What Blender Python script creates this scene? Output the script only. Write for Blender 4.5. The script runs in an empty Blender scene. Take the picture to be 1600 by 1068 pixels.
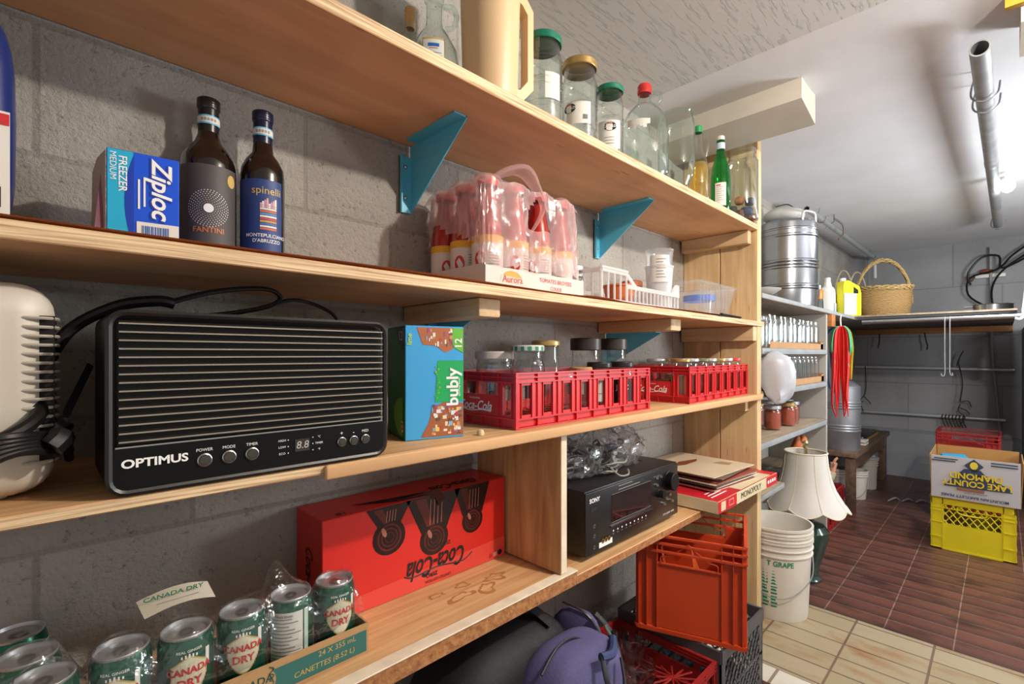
import bpy, bmesh, math, random
from mathutils import Vector, Matrix, noise
R = math.radians
SC = bpy.context.scene
COL = SC.collection
random.seed(7)

# ---------------------------------------------------------------- camera, world, lights
cam_d = bpy.data.cameras.new('camera')
cam = bpy.data.objects.new('camera', cam_d)
COL.objects.link(cam)
cam_d.sensor_width = 36.0
cam_d.lens = 755.0 / 1600.0 * 36.0
cam_d.shift_y = 19.5 / 1600.0
cam_d.clip_start = 0.02
cam.location = (0, 0, 1.10)
cam.rotation_euler = (R(90), 0, -(math.pi / 2 - math.atan(766 / 755.)))
SC.camera = cam

world = bpy.data.worlds.new('world')
SC.world = world
world.use_nodes = True
world.node_tree.nodes['Background'].inputs['Color'].default_value = (1.0, 0.965, 0.92, 1)
world.node_tree.nodes['Background'].inputs['Strength'].default_value = 0.50

def add_light(name, kind, loc, energy, color, size):
    d = bpy.data.lights.new(name, kind)
    d.energy = energy
    d.color = color
    if kind == 'AREA':
        d.size = size
    else:
        d.shadow_soft_size = size
    o = bpy.data.objects.new(name, d)
    COL.objects.link(o)
    o.location = loc
    return o
add_light('near_room_ceiling_lamp', 'POINT', (1.15, -0.45, 1.97), 86, (1.0, 0.90, 0.79), 0.03)
add_light('far_room_bulb_light', 'AREA', (3.62, -0.02, 1.935), 16, (0.93, 0.97, 1.0), 0.10)
add_light('far_room_bulb_glow', 'POINT', (3.62, -0.02, 1.93), 1.2, (0.93, 0.97, 1.0), 0.05)
add_light('far_room_side_fill', 'POINT', (3.3, -1.30, 1.35), 55, (0.92, 0.96, 1.0), 0.25)  # added fill light out of view, brightens the back room from the side
up = add_light('far_room_up_fill', 'AREA', (2.9, -1.15, 1.30), 42, (0.94, 0.97, 1.0), 0.5)  # added unseen fill aimed upward, lifts the far ceiling; no fixture here
up.rotation_euler = (R(180 - 38), 0, 0)

SC.cycles.transparent_max_bounces = 64
SC.cycles.max_bounces = 12
SC.view_settings.view_transform = 'Standard'
SC.view_settings.look = 'None'
SC.view_settings.exposure = 0.0
SC.view_settings.gamma = 1.0
SC.view_settings.use_curve_mapping = False

# ---------------------------------------------------------------- materials
def lin(c):
    return c / 12.92 if c <= 0.04045 else ((c + 0.055) / 1.055) ** 2.4
def rgb(h):
    if isinstance(h, (tuple, list)):
        return (*[lin(x / 255.) for x in h], 1)
    return (*[lin(int(h[i:i + 2], 16) / 255.) for i in (0, 2, 4)], 1)
MATS = {}
def nodes(name):
    m = bpy.data.materials.new(name)
    m.use_nodes = True
    nt = m.node_tree
    return m, nt, nt.nodes['Principled BSDF'], lambda t: nt.nodes.new(t), nt.links.new
def pm(name, color, rough=.5, metal=0., bump=0., bscale=60., var=0., vscale=8., spec=.5, coat=0., stretch=None, emit=0., col2=None, sub=0.):
    if name in MATS:
        return MATS[name]
    m, nt, b, N, L = nodes(name)
    c = rgb(color)
    b.inputs['Base Color'].default_value = c
    b.inputs['Roughness'].default_value = rough
    b.inputs['Metallic'].default_value = metal
    b.inputs['Specular IOR Level'].default_value = spec
    b.inputs['Coat Weight'].default_value = coat
    if emit:
        b.inputs['Emission Color'].default_value = c
        b.inputs['Emission Strength'].default_value = emit
    if bump or var or col2:
        tc = N('ShaderNodeTexCoord'); mp = N('ShaderNodeMapping')
        L(tc.outputs['Object'], mp.inputs['Vector'])
        if stretch:
            mp.inputs['Scale'].default_value = stretch
    if var or col2:
        n = N('ShaderNodeTexNoise'); n.inputs['Scale'].default_value = vscale; n.inputs['Detail'].default_value = 6
        L(mp.outputs['Vector'], n.inputs['Vector'])
        r = N('ShaderNodeValToRGB')
        r.color_ramp.elements[0].position = .32; r.color_ramp.elements[1].position = .68
        if col2:
            r.color_ramp.elements[0].color = c; r.color_ramp.elements[1].color = rgb(col2)
        else:
            r.color_ramp.elements[0].color = (*[x * (1 - var) for x in c[:3]], 1)
            r.color_ramp.elements[1].color = (*[min(1, x * (1 + var)) for x in c[:3]], 1)
        L(n.outputs['Fac'], r.inputs['Fac']); L(r.outputs['Color'], b.inputs['Base Color'])
    if bump:
        n2 = N('ShaderNodeTexNoise'); n2.inputs['Scale'].default_value = bscale; n2.inputs['Detail'].default_value = 5
        L(mp.outputs['Vector'], n2.inputs['Vector'])
        bp = N('ShaderNodeBump'); bp.inputs['Strength'].default_value = bump; bp.inputs['Distance'].default_value = .004
        L(n2.outputs['Fac'], bp.inputs['Height']); L(bp.outputs['Normal'], b.inputs['Normal'])
    MATS[name] = m
    return m

def wood(name, base, dark, scale=(1.2, 22, 22), rough=.6, knots=True, contrast=(.35, .75)):
    """grain runs along the axis with the small scale"""
    if name in MATS:
        return MATS[name]
    m, nt, b, N, L = nodes(name)
    tc = N('ShaderNodeTexCoord'); mp = N('ShaderNodeMapping'); mp.inputs['Scale'].default_value = scale
    L(tc.outputs['Object'], mp.inputs['Vector'])
    n = N('ShaderNodeTexNoise'); n.inputs['Scale'].default_value = 2.2; n.inputs['Detail'].default_value = 8; n.inputs['Distortion'].default_value = .6
    L(mp.outputs['Vector'], n.inputs['Vector'])
    r = N('ShaderNodeValToRGB'); r.color_ramp.elements[0].position = contrast[0]; r.color_ramp.elements[1].position = contrast[1]
    r.color_ramp.elements[0].color = rgb(base); r.color_ramp.elements[1].color = rgb(dark)
    L(n.outputs['Fac'], r.inputs['Fac'])
    n2 = N('ShaderNodeTexNoise'); n2.inputs['Scale'].default_value = 5; L(tc.outputs['Object'], n2.inputs['Vector'])
    mx = N('ShaderNodeMix'); mx.data_type = 'RGBA'; mx.blend_type = 'MULTIPLY'
    r2 = N('ShaderNodeValToRGB'); r2.color_ramp.elements[0].color = (.78, .74, .70, 1); r2.color_ramp.elements[1].color = (1, 1, 1, 1)
    r2.color_ramp.elements[0].position = .3; r2.color_ramp.elements[1].position = .55
    L(n2.outputs['Fac'], r2.inputs['Fac'])
    mx.inputs['Factor'].default_value = .6
    L(r.outputs['Color'], mx.inputs[6]); L(r2.outputs['Color'], mx.inputs[7])
    out = mx.outputs[2]
    if knots:  # sparse short dark flecks
        mp3 = N('ShaderNodeMapping'); mp3.inputs['Scale'].default_value = tuple(s * 2.2 for s in scale)
        L(tc.outputs['Object'], mp3.inputs['Vector'])
        n3 = N('ShaderNodeTexNoise'); n3.inputs['Scale'].default_value = 3.1; n3.inputs['Detail'].default_value = 3
        L(mp3.outputs['Vector'], n3.inputs['Vector'])
        r3 = N('ShaderNodeValToRGB'); r3.color_ramp.elements[0].position = .70; r3.color_ramp.elements[1].position = .76
        r3.color_ramp.elements[0].color = (1, 1, 1, 1); r3.color_ramp.elements[1].color = (.45, .27, .15, 1)
        L(n3.outputs['Fac'], r3.inputs['Fac'])
        m2 = N('ShaderNodeMix'); m2.data_type = 'RGBA'; m2.blend_type = 'MULTIPLY'; m2.inputs['Factor'].default_value = .8
        L(out, m2.inputs[6]); L(r3.outputs['Color'], m2.inputs[7]); out = m2.outputs[2]
    L(out, b.inputs['Base Color'])
    b.inputs['Roughness'].default_value = rough
    bp = N('ShaderNodeBump'); bp.inputs['Strength'].default_value = .25; bp.inputs['Distance'].default_value = .002
    L(n.outputs['Fac'], bp.inputs['Height']); L(bp.outputs['Normal'], b.inputs['Normal'])
    MATS[name] = m
    return m

def thin(name, tint=(.93, .96, .95), edge=(.45, .55, .52), rough=.02, milky=0., milk=(1, 1, 1), gloss=1.0, bump=0., bscale=30.):
    """thin-walled clear glass or plastic: transparent seen straight on, reflecting and denser at grazing angles"""
    if name in MATS:
        return MATS[name]
    m, nt, b, N, L = nodes(name)
    nt.nodes.remove(b)
    out = nt.nodes['Material Output']
    lw = N('ShaderNodeLayerWeight'); lw.inputs['Blend'].default_value = .5
    pw = N('ShaderNodeMath'); pw.operation = 'POWER'; pw.inputs[1].default_value = 3.2; fr = N('ShaderNodeMath'); fr.operation = 'MULTIPLY_ADD'; fr.inputs[1].default_value = .62; fr.inputs[2].default_value = .045
    L(lw.outputs['Facing'], pw.inputs[0]); L(pw.outputs[0], fr.inputs[0])
    ramp = N('ShaderNodeValToRGB')
    ramp.color_ramp.elements[0].position = .55; ramp.color_ramp.elements[0].color = (*tint, 1)
    ramp.color_ramp.elements[1].position = .98; ramp.color_ramp.elements[1].color = (*edge, 1)
    L(lw.outputs['Facing'], ramp.inputs['Fac'])
    t = N('ShaderNodeBsdfTransparent'); L(ramp.outputs['Color'], t.inputs['Color'])
    g = N('ShaderNodeBsdfGlossy'); g.inputs['Roughness'].default_value = rough
    g.inputs['Color'].default_value = (1, 1, 1, 1)
    mu = N('ShaderNodeMath'); mu.operation = 'MULTIPLY'; mu.inputs[1].default_value = gloss
    L(fr.outputs[0], mu.inputs[0])
    mx = N('ShaderNodeMixShader')
    L(mu.outputs['Value'], mx.inputs['Fac']); L(t.outputs['BSDF'], mx.inputs[1]); L(g.outputs['BSDF'], mx.inputs[2])
    res = mx.outputs['Shader']
    if bump:
        tc = N('ShaderNodeTexCoord'); n = N('ShaderNodeTexNoise'); n.inputs['Scale'].default_value = bscale; n.inputs['Detail'].default_value = 3
        L(tc.outputs['Object'], n.inputs['Vector'])
        bp = N('ShaderNodeBump'); bp.inputs['Strength'].default_value = bump; bp.inputs['Distance'].default_value = .01
        L(n.outputs['Fac'], bp.inputs['Height'])
        for q in (g, lw):
            L(bp.outputs['Normal'], q.inputs['Normal'])
    if milky:
        d = N('ShaderNodeBsdfDiffuse'); d.inputs['Color'].default_value = (*milk, 1)
        tr = N('ShaderNodeBsdfTranslucent'); tr.inputs['Color'].default_value = (*milk, 1)
        a = N('ShaderNodeMixShader'); a.inputs['Fac'].default_value = .5
        L(d.outputs['BSDF'], a.inputs[1]); L(tr.outputs['BSDF'], a.inputs[2])
        m2 = N('ShaderNodeMixShader'); m2.inputs['Fac'].default_value = milky
        L(res, m2.inputs[1]); L(a.outputs['Shader'], m2.inputs[2]); res = m2.outputs['Shader']
    L(res, out.inputs['Surface'])
    MATS[name] = m
    return m

def block_wall_mat(name, c1, c2, cm, rough_bump=1.0, bw=.40, bh=.20, vec='XZ', noise_scale=55., soft=False, off=(0, 0)):
    m, nt, b, N, L = nodes(name)
    tc = N('ShaderNodeTexCoord'); sp = N('ShaderNodeSeparateXYZ'); cb = N('ShaderNodeCombineXYZ')
    L(tc.outputs['Object'], sp.inputs['Vector'])
    ax = N('ShaderNodeMath'); ax.operation = 'ADD'; ax.inputs[1].default_value = off[0]
    az = N('ShaderNodeMath'); az.operation = 'ADD'; az.inputs[1].default_value = off[1]
    L(sp.outputs[vec[0]], ax.inputs[0]); L(sp.outputs[vec[1]], az.inputs[0])
    L(ax.outputs[0], cb.inputs['X']); L(az.outputs[0], cb.inputs['Y'])
    br = N('ShaderNodeTexBrick'); br.inputs['Scale'].default_value = 1
    br.inputs['Brick Width'].default_value = bw; br.inputs['Row Height'].default_value = bh
    br.inputs['Mortar Size'].default_value = .006; br.inputs['Mortar Smooth'].default_value = .6
    br.inputs['Color1'].default_value = rgb(c1); br.inputs['Color2'].default_value = rgb(c2); br.inputs['Mortar'].default_value = rgb(cm)
    L(cb.outputs['Vector'], br.inputs['Vector'])
    n = N('ShaderNodeTexNoise'); n.inputs['Scale'].default_value = noise_scale; n.inputs['Detail'].default_value = 7; n.inputs['Roughness'].default_value = .7
    L(tc.outputs['Object'], n.inputs['Vector'])
    v = N('ShaderNodeTexNoise'); v.inputs['Scale'].default_value = 3.0; v.inputs['Detail'].default_value = 5
    L(tc.outputs['Object'], v.inputs['Vector'])
    r = N('ShaderNodeValToRGB'); r.color_ramp.elements[0].color = (.72, .70, .68, 1); r.color_ramp.elements[1].color = (1.08, 1.08, 1.08, 1)
    r.color_ramp.elements[0].position = .3; r.color_ramp.elements[1].position = .65
    L(v.outputs['Fac'], r.inputs['Fac'])
    mx = N('ShaderNodeMix'); mx.data_type = 'RGBA'; mx.blend_type = 'MULTIPLY'; mx.inputs['Factor'].default_value = .8 if not soft else .45
    L(br.outputs['Color'], mx.inputs[6]); L(r.outputs['Color'], mx.inputs[7])
    # dark pits
    pr = N('ShaderNodeValToRGB'); pr.color_ramp.elements[0].position = .30; pr.color_ramp.elements[0].color = (.3, .28, .27, 1)
    pr.color_ramp.elements[1].position = .42; pr.color_ramp.elements[1].color = (1, 1, 1, 1)
    L(n.outputs['Fac'], pr.inputs['Fac'])
    m3 = N('ShaderNodeMix'); m3.data_type = 'RGBA'; m3.blend_type = 'MULTIPLY'; m3.inputs['Factor'].default_value = .75 if not soft else .2
    L(mx.outputs[2], m3.inputs[6]); L(pr.outputs['Color'], m3.inputs[7])
    L(m3.outputs[2], b.inputs['Base Color'])
    b.inputs['Roughness'].default_value = .9
    b1 = N('ShaderNodeBump'); b1.inputs['Strength'].default_value = .9 * rough_bump; b1.inputs['Distance'].default_value = .006
    b2 = N('ShaderNodeBump'); b2.inputs['Strength'].default_value = .35; b2.inputs['Distance'].default_value = .006; b2.invert = True
    L(n.outputs['Fac'], b1.inputs['Height']); L(br.outputs['Fac'], b2.inputs['Height'])
    L(b2.outputs['Normal'], b1.inputs['Normal']); L(b1.outputs['Normal'], b.inputs['Normal'])
    return m

def tile_mat(name, c1, c2, cm, bw, bh, ox, oy, streak, rough, mort=.005, smoothm=.1, ribs=False):
    m, nt, b, N, L = nodes(name)
    tc = N('ShaderNodeTexCoord'); sp = N('ShaderNodeSeparateXYZ'); cb = N('ShaderNodeCombineXYZ')
    L(tc.outputs['Object'], sp.inputs['Vector'])
    ax = N('ShaderNodeMath'); ax.operation = 'ADD'; ax.inputs[1].default_value = ox
    ay = N('ShaderNodeMath'); ay.operation = 'ADD'; ay.inputs[1].default_value = oy
    L(sp.outputs['Y'], ax.inputs[0]); L(sp.outputs['X'], ay.inputs[0])
    L(ax.outputs[0], cb.inputs['X']); L(ay.outputs[0], cb.inputs['Y'])
    br = N('ShaderNodeTexBrick'); br.offset = 0; br.inputs['Scale'].default_value = 1
    br.inputs['Brick Width'].default_value = bw; br.inputs['Row Height'].default_value = bh
    br.inputs['Mortar Size'].default_value = mort; br.inputs['Mortar Smooth'].default_value = smoothm
    br.inputs['Color1'].default_value = rgb(c1); br.inputs['Color2'].default_value = rgb(c2); br.inputs['Mortar'].default_value = rgb(cm)
    L(cb.outputs['Vector'], br.inputs['Vector'])
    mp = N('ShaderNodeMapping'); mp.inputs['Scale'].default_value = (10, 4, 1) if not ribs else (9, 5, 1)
    L(tc.outputs['Object'], mp.inputs['Vector'])
    n = N('ShaderNodeTexNoise'); n.inputs['Scale'].default_value = 1.1; n.inputs['Detail'].default_value = 4
    L(mp.outputs['Vector'], n.inputs['Vector'])
    r = N('ShaderNodeValToRGB'); r.color_ramp.elements[0].position = .52; r.color_ramp.elements[1].position = .72
    r.color_ramp.elements[0].color = (1, 1, 1, 1); r.color_ramp.elements[1].color = rgb(streak)
    L(n.outputs['Fac'], r.inputs['Fac'])
    mx = N('ShaderNodeMix'); mx.data_type = 'RGBA'; mx.blend_type = 'MULTIPLY'; mx.inputs['Factor'].default_value = .85
    L(br.outputs['Color'], mx.inputs[6]); L(r.outputs['Color'], mx.inputs[7])
    out = mx.outputs[2]
    if ribs:  # each row of clay tile darker along one edge
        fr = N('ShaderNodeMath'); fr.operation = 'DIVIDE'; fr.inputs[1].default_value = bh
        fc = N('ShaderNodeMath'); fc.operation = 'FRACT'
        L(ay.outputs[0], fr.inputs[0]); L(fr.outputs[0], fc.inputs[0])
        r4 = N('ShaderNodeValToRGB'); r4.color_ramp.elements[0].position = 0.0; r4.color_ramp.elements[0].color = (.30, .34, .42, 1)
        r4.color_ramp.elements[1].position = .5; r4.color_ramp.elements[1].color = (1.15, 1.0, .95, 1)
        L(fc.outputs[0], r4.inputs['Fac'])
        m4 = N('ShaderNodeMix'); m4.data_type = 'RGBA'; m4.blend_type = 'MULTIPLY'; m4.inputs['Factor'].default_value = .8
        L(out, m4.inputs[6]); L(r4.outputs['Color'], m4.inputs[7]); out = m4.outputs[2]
    L(out, b.inputs['Base Color'])
    b.inputs['Roughness'].default_value = rough
    bp = N('ShaderNodeBump'); bp.inputs['Strength'].default_value = .5; bp.inputs['Distance'].default_value = .003; bp.invert = True
    L(br.outputs['Fac'], bp.inputs['Height']); L(bp.outputs['Normal'], b.inputs['Normal'])
    return m

# wood
PINE = wood('pine_board', 'ddb381', 'bb8655')
PLY_UNDER = wood('plywood_face', 'ddad80', 'c99a6c', scale=(1.2, 9, 9))
PINE_Y = wood('pine_across', 'dfc39a', 'c39f72', scale=(22, 1.2, 22))
PINE_Z = wood('pine_upright', 'dcc093', 'c09c6c', scale=(20, 20, 1.2))
PLY_EDGE = wood('plywood_edge', 'e8cba0', 'a07650', scale=(3, 60, 150), knots=False, contrast=(.42, .68))
DARK_WOOD = wood('dark_table_wood', '6d5440', '443226', scale=(1.5, 18, 18))
LINER = wood('hardboard_liner', 'd08a50', 'bb7138', scale=(2, 6, 6), knots=False)
STRIP = pm('painted_white_strip', 'e2d3bb', .6, var=.12, vscale=20)
BLUE_STEEL = pm('blue_painted_steel', '5ab8d4', .38, var=.06, vscale=12)
SCREW = pm('steel_screw', 'c8c8c8', .3, 1)
# plain colours
BLACK = pm('black_plastic', '0f0e0f', .45, spec=.25)
BLACK_M = pm('black_matte', '121110', .7)
DARK = pm('dark_interior', '0a0a0b', .8)
WHITE = pm('white_plastic', 'e4e2dc', .4)
WHITE_PAPER = pm('white_paper', 'dedbd3', .75)
SILVER = pm('silver_edge', 'b9b6ae', .3, 1)
STEEL = pm('brushed_steel', 'a4a6aa', .26, 1, bump=.05, bscale=20, var=.12, vscale=5)
STEEL_DULL = pm('dull_steel', '8f9094', .45, .7, var=.14, vscale=8)
ALU = pm('aluminium_lid', 'c8cacd', .36, .75)
GALV = pm('galvanised_pipe', '9b9c9e', .45, .6, var=.15, vscale=14)
CAN_GREEN = pm('can_green', '04563e', .25, .5)
RED_CRATE = pm('red_crate_plastic', 'cb2a2e', .38)
RED_DARK = pm('dark_red_crate_plastic', '96201e', .45)
ORANGE_CRATE = pm('orange_crate_plastic', 'c2431c', .45, var=.08, vscale=6)
YELLOW = pm('yellow_crate_plastic', 'd7c516', .42)
GREYBLACK = pm('charcoal_crate_plastic', '4a4a4c', .45)
CARD = pm('cardboard_brown', 'a9825a', .85, var=.06)
TAPE_W = WHITE_PAPER
GREEN_LID = pm('green_lid', '0f6a52', .35)
GOLD = pm('gold_lid', 'b89b62', .35, .7)
RED_LID = pm('red_lid', 'cf2f2c', .4)
TEXT_BLK = pm('print_black', '1a1717', .6)
TEXT_WHT = pm('print_white', 'f0efec', .6)
TEXT_RED = pm('print_red', 'c4282c', .55)
TEXT_GRN = pm('print_green', '15805a', .55)
TEXT_GOLD = pm('print_gold', 'c2a45c', .5)
TEXT_BLUE = pm('print_blue', '2b5fae', .55)
GREY_PRINT = pm('print_grey', '8d8a85', .6)
GLASS = thin('clear_glass', edge=(.30, .36, .34), gloss=1.5)
GLASS_G = thin('greenish_glass', (.90, .965, .945), (.22, .40, .36), gloss=1.5)
GLASS_S = thin('preserving_glass', (.94, .96, .96), (.35, .42, .42), gloss=1.9)
CLEARP = thin('clear_plastic', (.95, .96, .96), (.6, .62, .62), rough=.12, milky=.14)
FROST = thin('frosted_plastic', (.85, .86, .86), (.6, .6, .6), rough=.3, milky=.52)
FILM = thin('shrink_wrap', (.96, .97, .97), (.7, .73, .74), rough=.12, milky=.025, gloss=1.6, bump=.9, bscale=26)
FILM_P = thin('shrink_wrap_clouded', (.95, .90, .89), (.75, .65, .63), rough=.22, milky=.34, milk=(.93, .70, .68), gloss=.9, bump=.45, bscale=16)

# ---------------------------------------------------------------- mesh builder
GLYPHS = {}
def glyph_mesh(body, shear, bold):
    key = (body, shear, bold)
    if key in GLYPHS:
        return GLYPHS[key]
    cu = bpy.data.curves.new('lettering_source', 'FONT')
    cu.body = body; cu.shear = shear; cu.resolution_u = 3; cu.offset = bold
    cu.size = 1.0; cu.align_x = 'CENTER'; cu.align_y = 'CENTER'
    o = bpy.data.objects.new('lettering_source', cu)
    me = bpy.data.meshes.new_from_object(o)
    v = [tuple(p.co[:2]) for p in me.vertices]
    f = [tuple(p.vertices) for p in me.polygons]
    bpy.data.objects.remove(o); bpy.data.curves.remove(cu); bpy.data.meshes.remove(me)
    GLYPHS[key] = (v, f)
    return GLYPHS[key]

X, Y, Z = Vector((1, 0, 0)), Vector((0, 1, 0)), Vector((0, 0, 1))
class B:
    def __init__(s):
        s.bm = bmesh.new(); s.mats = []; s.M = Matrix.Identity(4)
    def mi(s, m):
        if m not in s.mats:
            s.mats.append(m)
        return s.mats.index(m)
    def v(s, p):
        return s.bm.verts.new(s.M @ Vector(p))
    def f(s, vs, m, smooth=False):
        try:
            fc = s.bm.faces.new(vs)
        except ValueError:
            return None
        fc.material_index = s.mi(m); fc.smooth = smooth
        return fc
    def poly(s, pts, m):
        return s.f([s.v(p) for p in pts], m)
    def box(s, x0, y0, z0, x1, y1, z1, m, bev=0., top=None, seg=2, mats=None):
        vs = [s.v(p) for p in ((x0, y0, z0), (x1, y0, z0), (x1, y1, z0), (x0, y1, z0), (x0, y0, z1), (x1, y0, z1), (x1, y1, z1), (x0, y1, z1))]
        idx = {'bot': (3, 2, 1, 0), 'top': (4, 5, 6, 7), 'front': (0, 1, 5, 4), 'right': (1, 2, 6, 5), 'back': (2, 3, 7, 6), 'left': (3, 0, 4, 7)}
        fs = []
        for k, i in idx.items():
            mm = m
            if mats and k in mats:
                mm = mats[k]
            fs.append(s.f([vs[j] for j in i], mm))
        if bev:
            es = {e for fc in fs for e in fc.edges}
            r = bmesh.ops.bevel(s.bm, geom=list(es), offset=bev, segments=seg, affect='EDGES', profile=.5)
            for fc in r['faces']:
                fc.smooth = True
        return s
    def prism(s, pts, y0, y1, m, plane='XZ'):
        """extrude a 2D outline; plane XZ extrudes along y, XY along z, YZ along x"""
        def P(a, b, h):
            return {'XZ': (a, h, b), 'XY': (a, b, h), 'YZ': (h, a, b)}[plane]
        A = [s.v(P(a, b, y0)) for a, b in pts]; C = [s.v(P(a, b, y1)) for a, b in pts]
        s.f(A, m); s.f(C[::-1], m)
        n = len(pts)
        for i in range(n):
            s.f([A[i], C[i], C[(i + 1) % n], A[(i + 1) % n]], m)
        return s
    def lathe(s, prof, m, seg=24, at=(0, 0, 0), sx=1., sy=1., fn=None):
        """prof: list of (r, z) or (r, z, material)"""
        rings = []
        cur = m
        for p in prof:
            r, z = p[0], p[1]
            if r < 1e-5:
                rings.append([s.v((at[0], at[1], at[2] + z))])
            else:
                ring = []
                for i in range(seg):
                    a = 2 * math.pi * i / seg
                    k = fn(a, z) if fn else 1.
                    ring.append(s.v((at[0] + r * k * sx * math.cos(a), at[1] + r * k * sy * math.sin(a), at[2] + z)))
                rings.append(ring)
        for j in range(len(rings) - 1):
            A, C = rings[j], rings[j + 1]
            mm = prof[j + 1][2] if len(prof[j + 1]) > 2 else m
            for i in range(seg):
                k = (i + 1) % seg
                if len(A) == 1 and len(C) == 1:
                    continue
                if len(A) == 1:
                    s.f([A[0], C[k], C[i]], mm, True)
                elif len(C) == 1:
                    s.f([A[i], A[k], C[0]], mm, True)
                else:
                    s.f([A[i], A[k], C[k], C[i]], mm, True)
        return s
    def tube(s, pts, r, m, seg=8, closed=False, flat=1., sub=0):
        pts = [Vector(p) for p in pts]
        if sub:
            if isinstance(r, (list, tuple)):
                n0 = len(pts); rs = []
                for i in range(n0 - 1):
                    rs += [r[i] + (r[i + 1] - r[i]) * k / sub for k in range(sub)]
                r = rs + [r[-1]]
            pts = smooth_path(pts, sub, closed)
        n = len(pts)
        rings = []
        up = None
        for i, p in enumerate(pts):
            if closed:
                t = pts[(i + 1) % n] - pts[i - 1]
            else:
                t = pts[min(i + 1, n - 1)] - pts[max(i - 1, 0)]
            t.normalize()
            if up is None:
                up = Vector((0, 0, 1)) if abs(t.z) < .9 else Vector((1, 0, 0))
            a = t.cross(up)
            if a.length < 1e-4:
                a = t.cross(Vector((.3, 1, .2)))
            a.normalize(); b = a.cross(t).normalized(); up = b
            rr = r[i] if isinstance(r, (list, tuple)) else r
            rings.append([s.v(p + a * (math.cos(2 * math.pi * k / seg) * rr) + b * (math.sin(2 * math.pi * k / seg) * rr * flat)) for k in range(seg)])
        m_ = n if closed else n - 1
        for i in range(m_):
            A, C = rings[i], rings[(i + 1) % n]
            for k in range(seg):
                s.f([A[k], A[(k + 1) % seg], C[(k + 1) % seg], C[k]], m, seg > 4)
        if not closed:
            s.f(rings[0][::-1], m); s.f(rings[-1], m)
        return s
    def blob(s, c, rad, m, e=2.6, seg=20, rings=12, fn=None):
        """a rounded cushion-like closed form; e > 2 makes it boxier"""
        def sg(x, p):
            return math.copysign(abs(x) ** p, x)
        grid = []
        for j in range(rings + 1):
            ph = -math.pi / 2 + math.pi * j / rings
            row = []
            for i in range(seg):
                th = 2 * math.pi * i / seg
                q = Vector((sg(math.cos(ph), 2 / e) * sg(math.cos(th), 2 / e), sg(math.cos(ph), 2 / e) * sg(math.sin(th), 2 / e), sg(math.sin(ph), 2 / e)))
                p = Vector((c[0] + q.x * rad[0], c[1] + q.y * rad[1], c[2] + q.z * rad[2]))
                if fn:
                    p = fn(p, q)
                row.append(p)
            grid.append(row)
        vs = [[s.v(grid[0][0])]] + [[s.v(p) for p in row] for row in grid[1:-1]] + [[s.v(grid[-1][0])]]
        for j in range(rings):
            A, C = vs[j], vs[j + 1]
            for i in range(seg):
                k = (i + 1) % seg
                if len(A) == 1:
                    s.f([A[0], C[k], C[i]], m, True)
                elif len(C) == 1:
                    s.f([A[i], A[k], C[0]], m, True)
                else:
                    s.f([A[i], A[k], C[k], C[i]], m, True)
        return s
    def text(s, body, size, m, o=(0, 0, 0), right=X, up=Z, shear=0., bold=0., fn=None, sx=1.):
        vs, fs = glyph_mesh(body, shear, bold)
        right = Vector(right); up = Vector(up); o = Vector(o)
        if fn:
            nv = [s.v(fn(x * size * sx, y * size)) for x, y in vs]
        else:
            nv = [s.v(o + right * (x * size * sx) + up * (y * size)) for x, y in vs]
        for fc in fs:
            s.f([nv[i] for i in fc], m)
        return s
    def decal(s, o, right, up, w, h, m, n=None):
        o = Vector(o); right = Vector(right) * w / 2; up = Vector(up) * h / 2
        return s.poly([o - right - up, o + right - up, o + right + up, o - right + up], m)
    def disc(s, o, right, up, r, m, seg=20, ry=None, r0=0.):
        o = Vector(o); right = Vector(right); up = Vector(up)
        ry = ry or r
        P = [o + right * (math.cos(2 * math.pi * k / seg) * r) + up * (math.sin(2 * math.pi * k / seg) * ry) for k in range(seg)]
        if not r0:
            return s.poly(P, m)
        V1 = [s.v(p) for p in P]; q = r0 / r
        V0 = [s.v(o + (p - o) * q) for p in P]
        for k in range(seg):
            s.f([V0[k], V1[k], V1[(k + 1) % seg], V0[(k + 1) % seg]], m)
    def patch(s, r, a0, a1, z0, z1, m, at=(0, 0, 0), n=10):
        """a label bent round a cylinder; angle 0 faces -y"""
        prev = None
        for i in range(n + 1):
            a = a0 + (a1 - a0) * i / n
            x, y = at[0] + r * math.sin(a), at[1] - r * math.cos(a)
            c = (s.v((x, y, at[2] + z0)), s.v((x, y, at[2] + z1)))
            if prev:
                s.f([prev[0], c[0], c[1], prev[1]], m, True)
            prev = c
    def wtext(s, body, size, m, r, a, z, at=(0, 0, 0), **k):
        """lettering bent round a cylinder"""
        s.text(body, size, m, fn=lambda x, y: (at[0] + r * math.sin(a + x / r), at[1] - r * math.cos(a + x / r), at[2] + z + y), **k)
    def build(s, name, parent=None, loc=(0, 0, 0), rz=0., sharp=32):
        me = bpy.data.meshes.new(name)
        s.bm.normal_update()
        s.bm.to_mesh(me); s.bm.free()
        for m in s.mats:
            me.materials.append(m)
        me.set_sharp_from_angle(angle=R(sharp))
        o = bpy.data.objects.new(name, me); COL.objects.link(o)
        o.location = loc
        if rz:
            o.rotation_euler = (0, 0, rz)
        if parent:
            o.parent = parent
        return o

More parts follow.
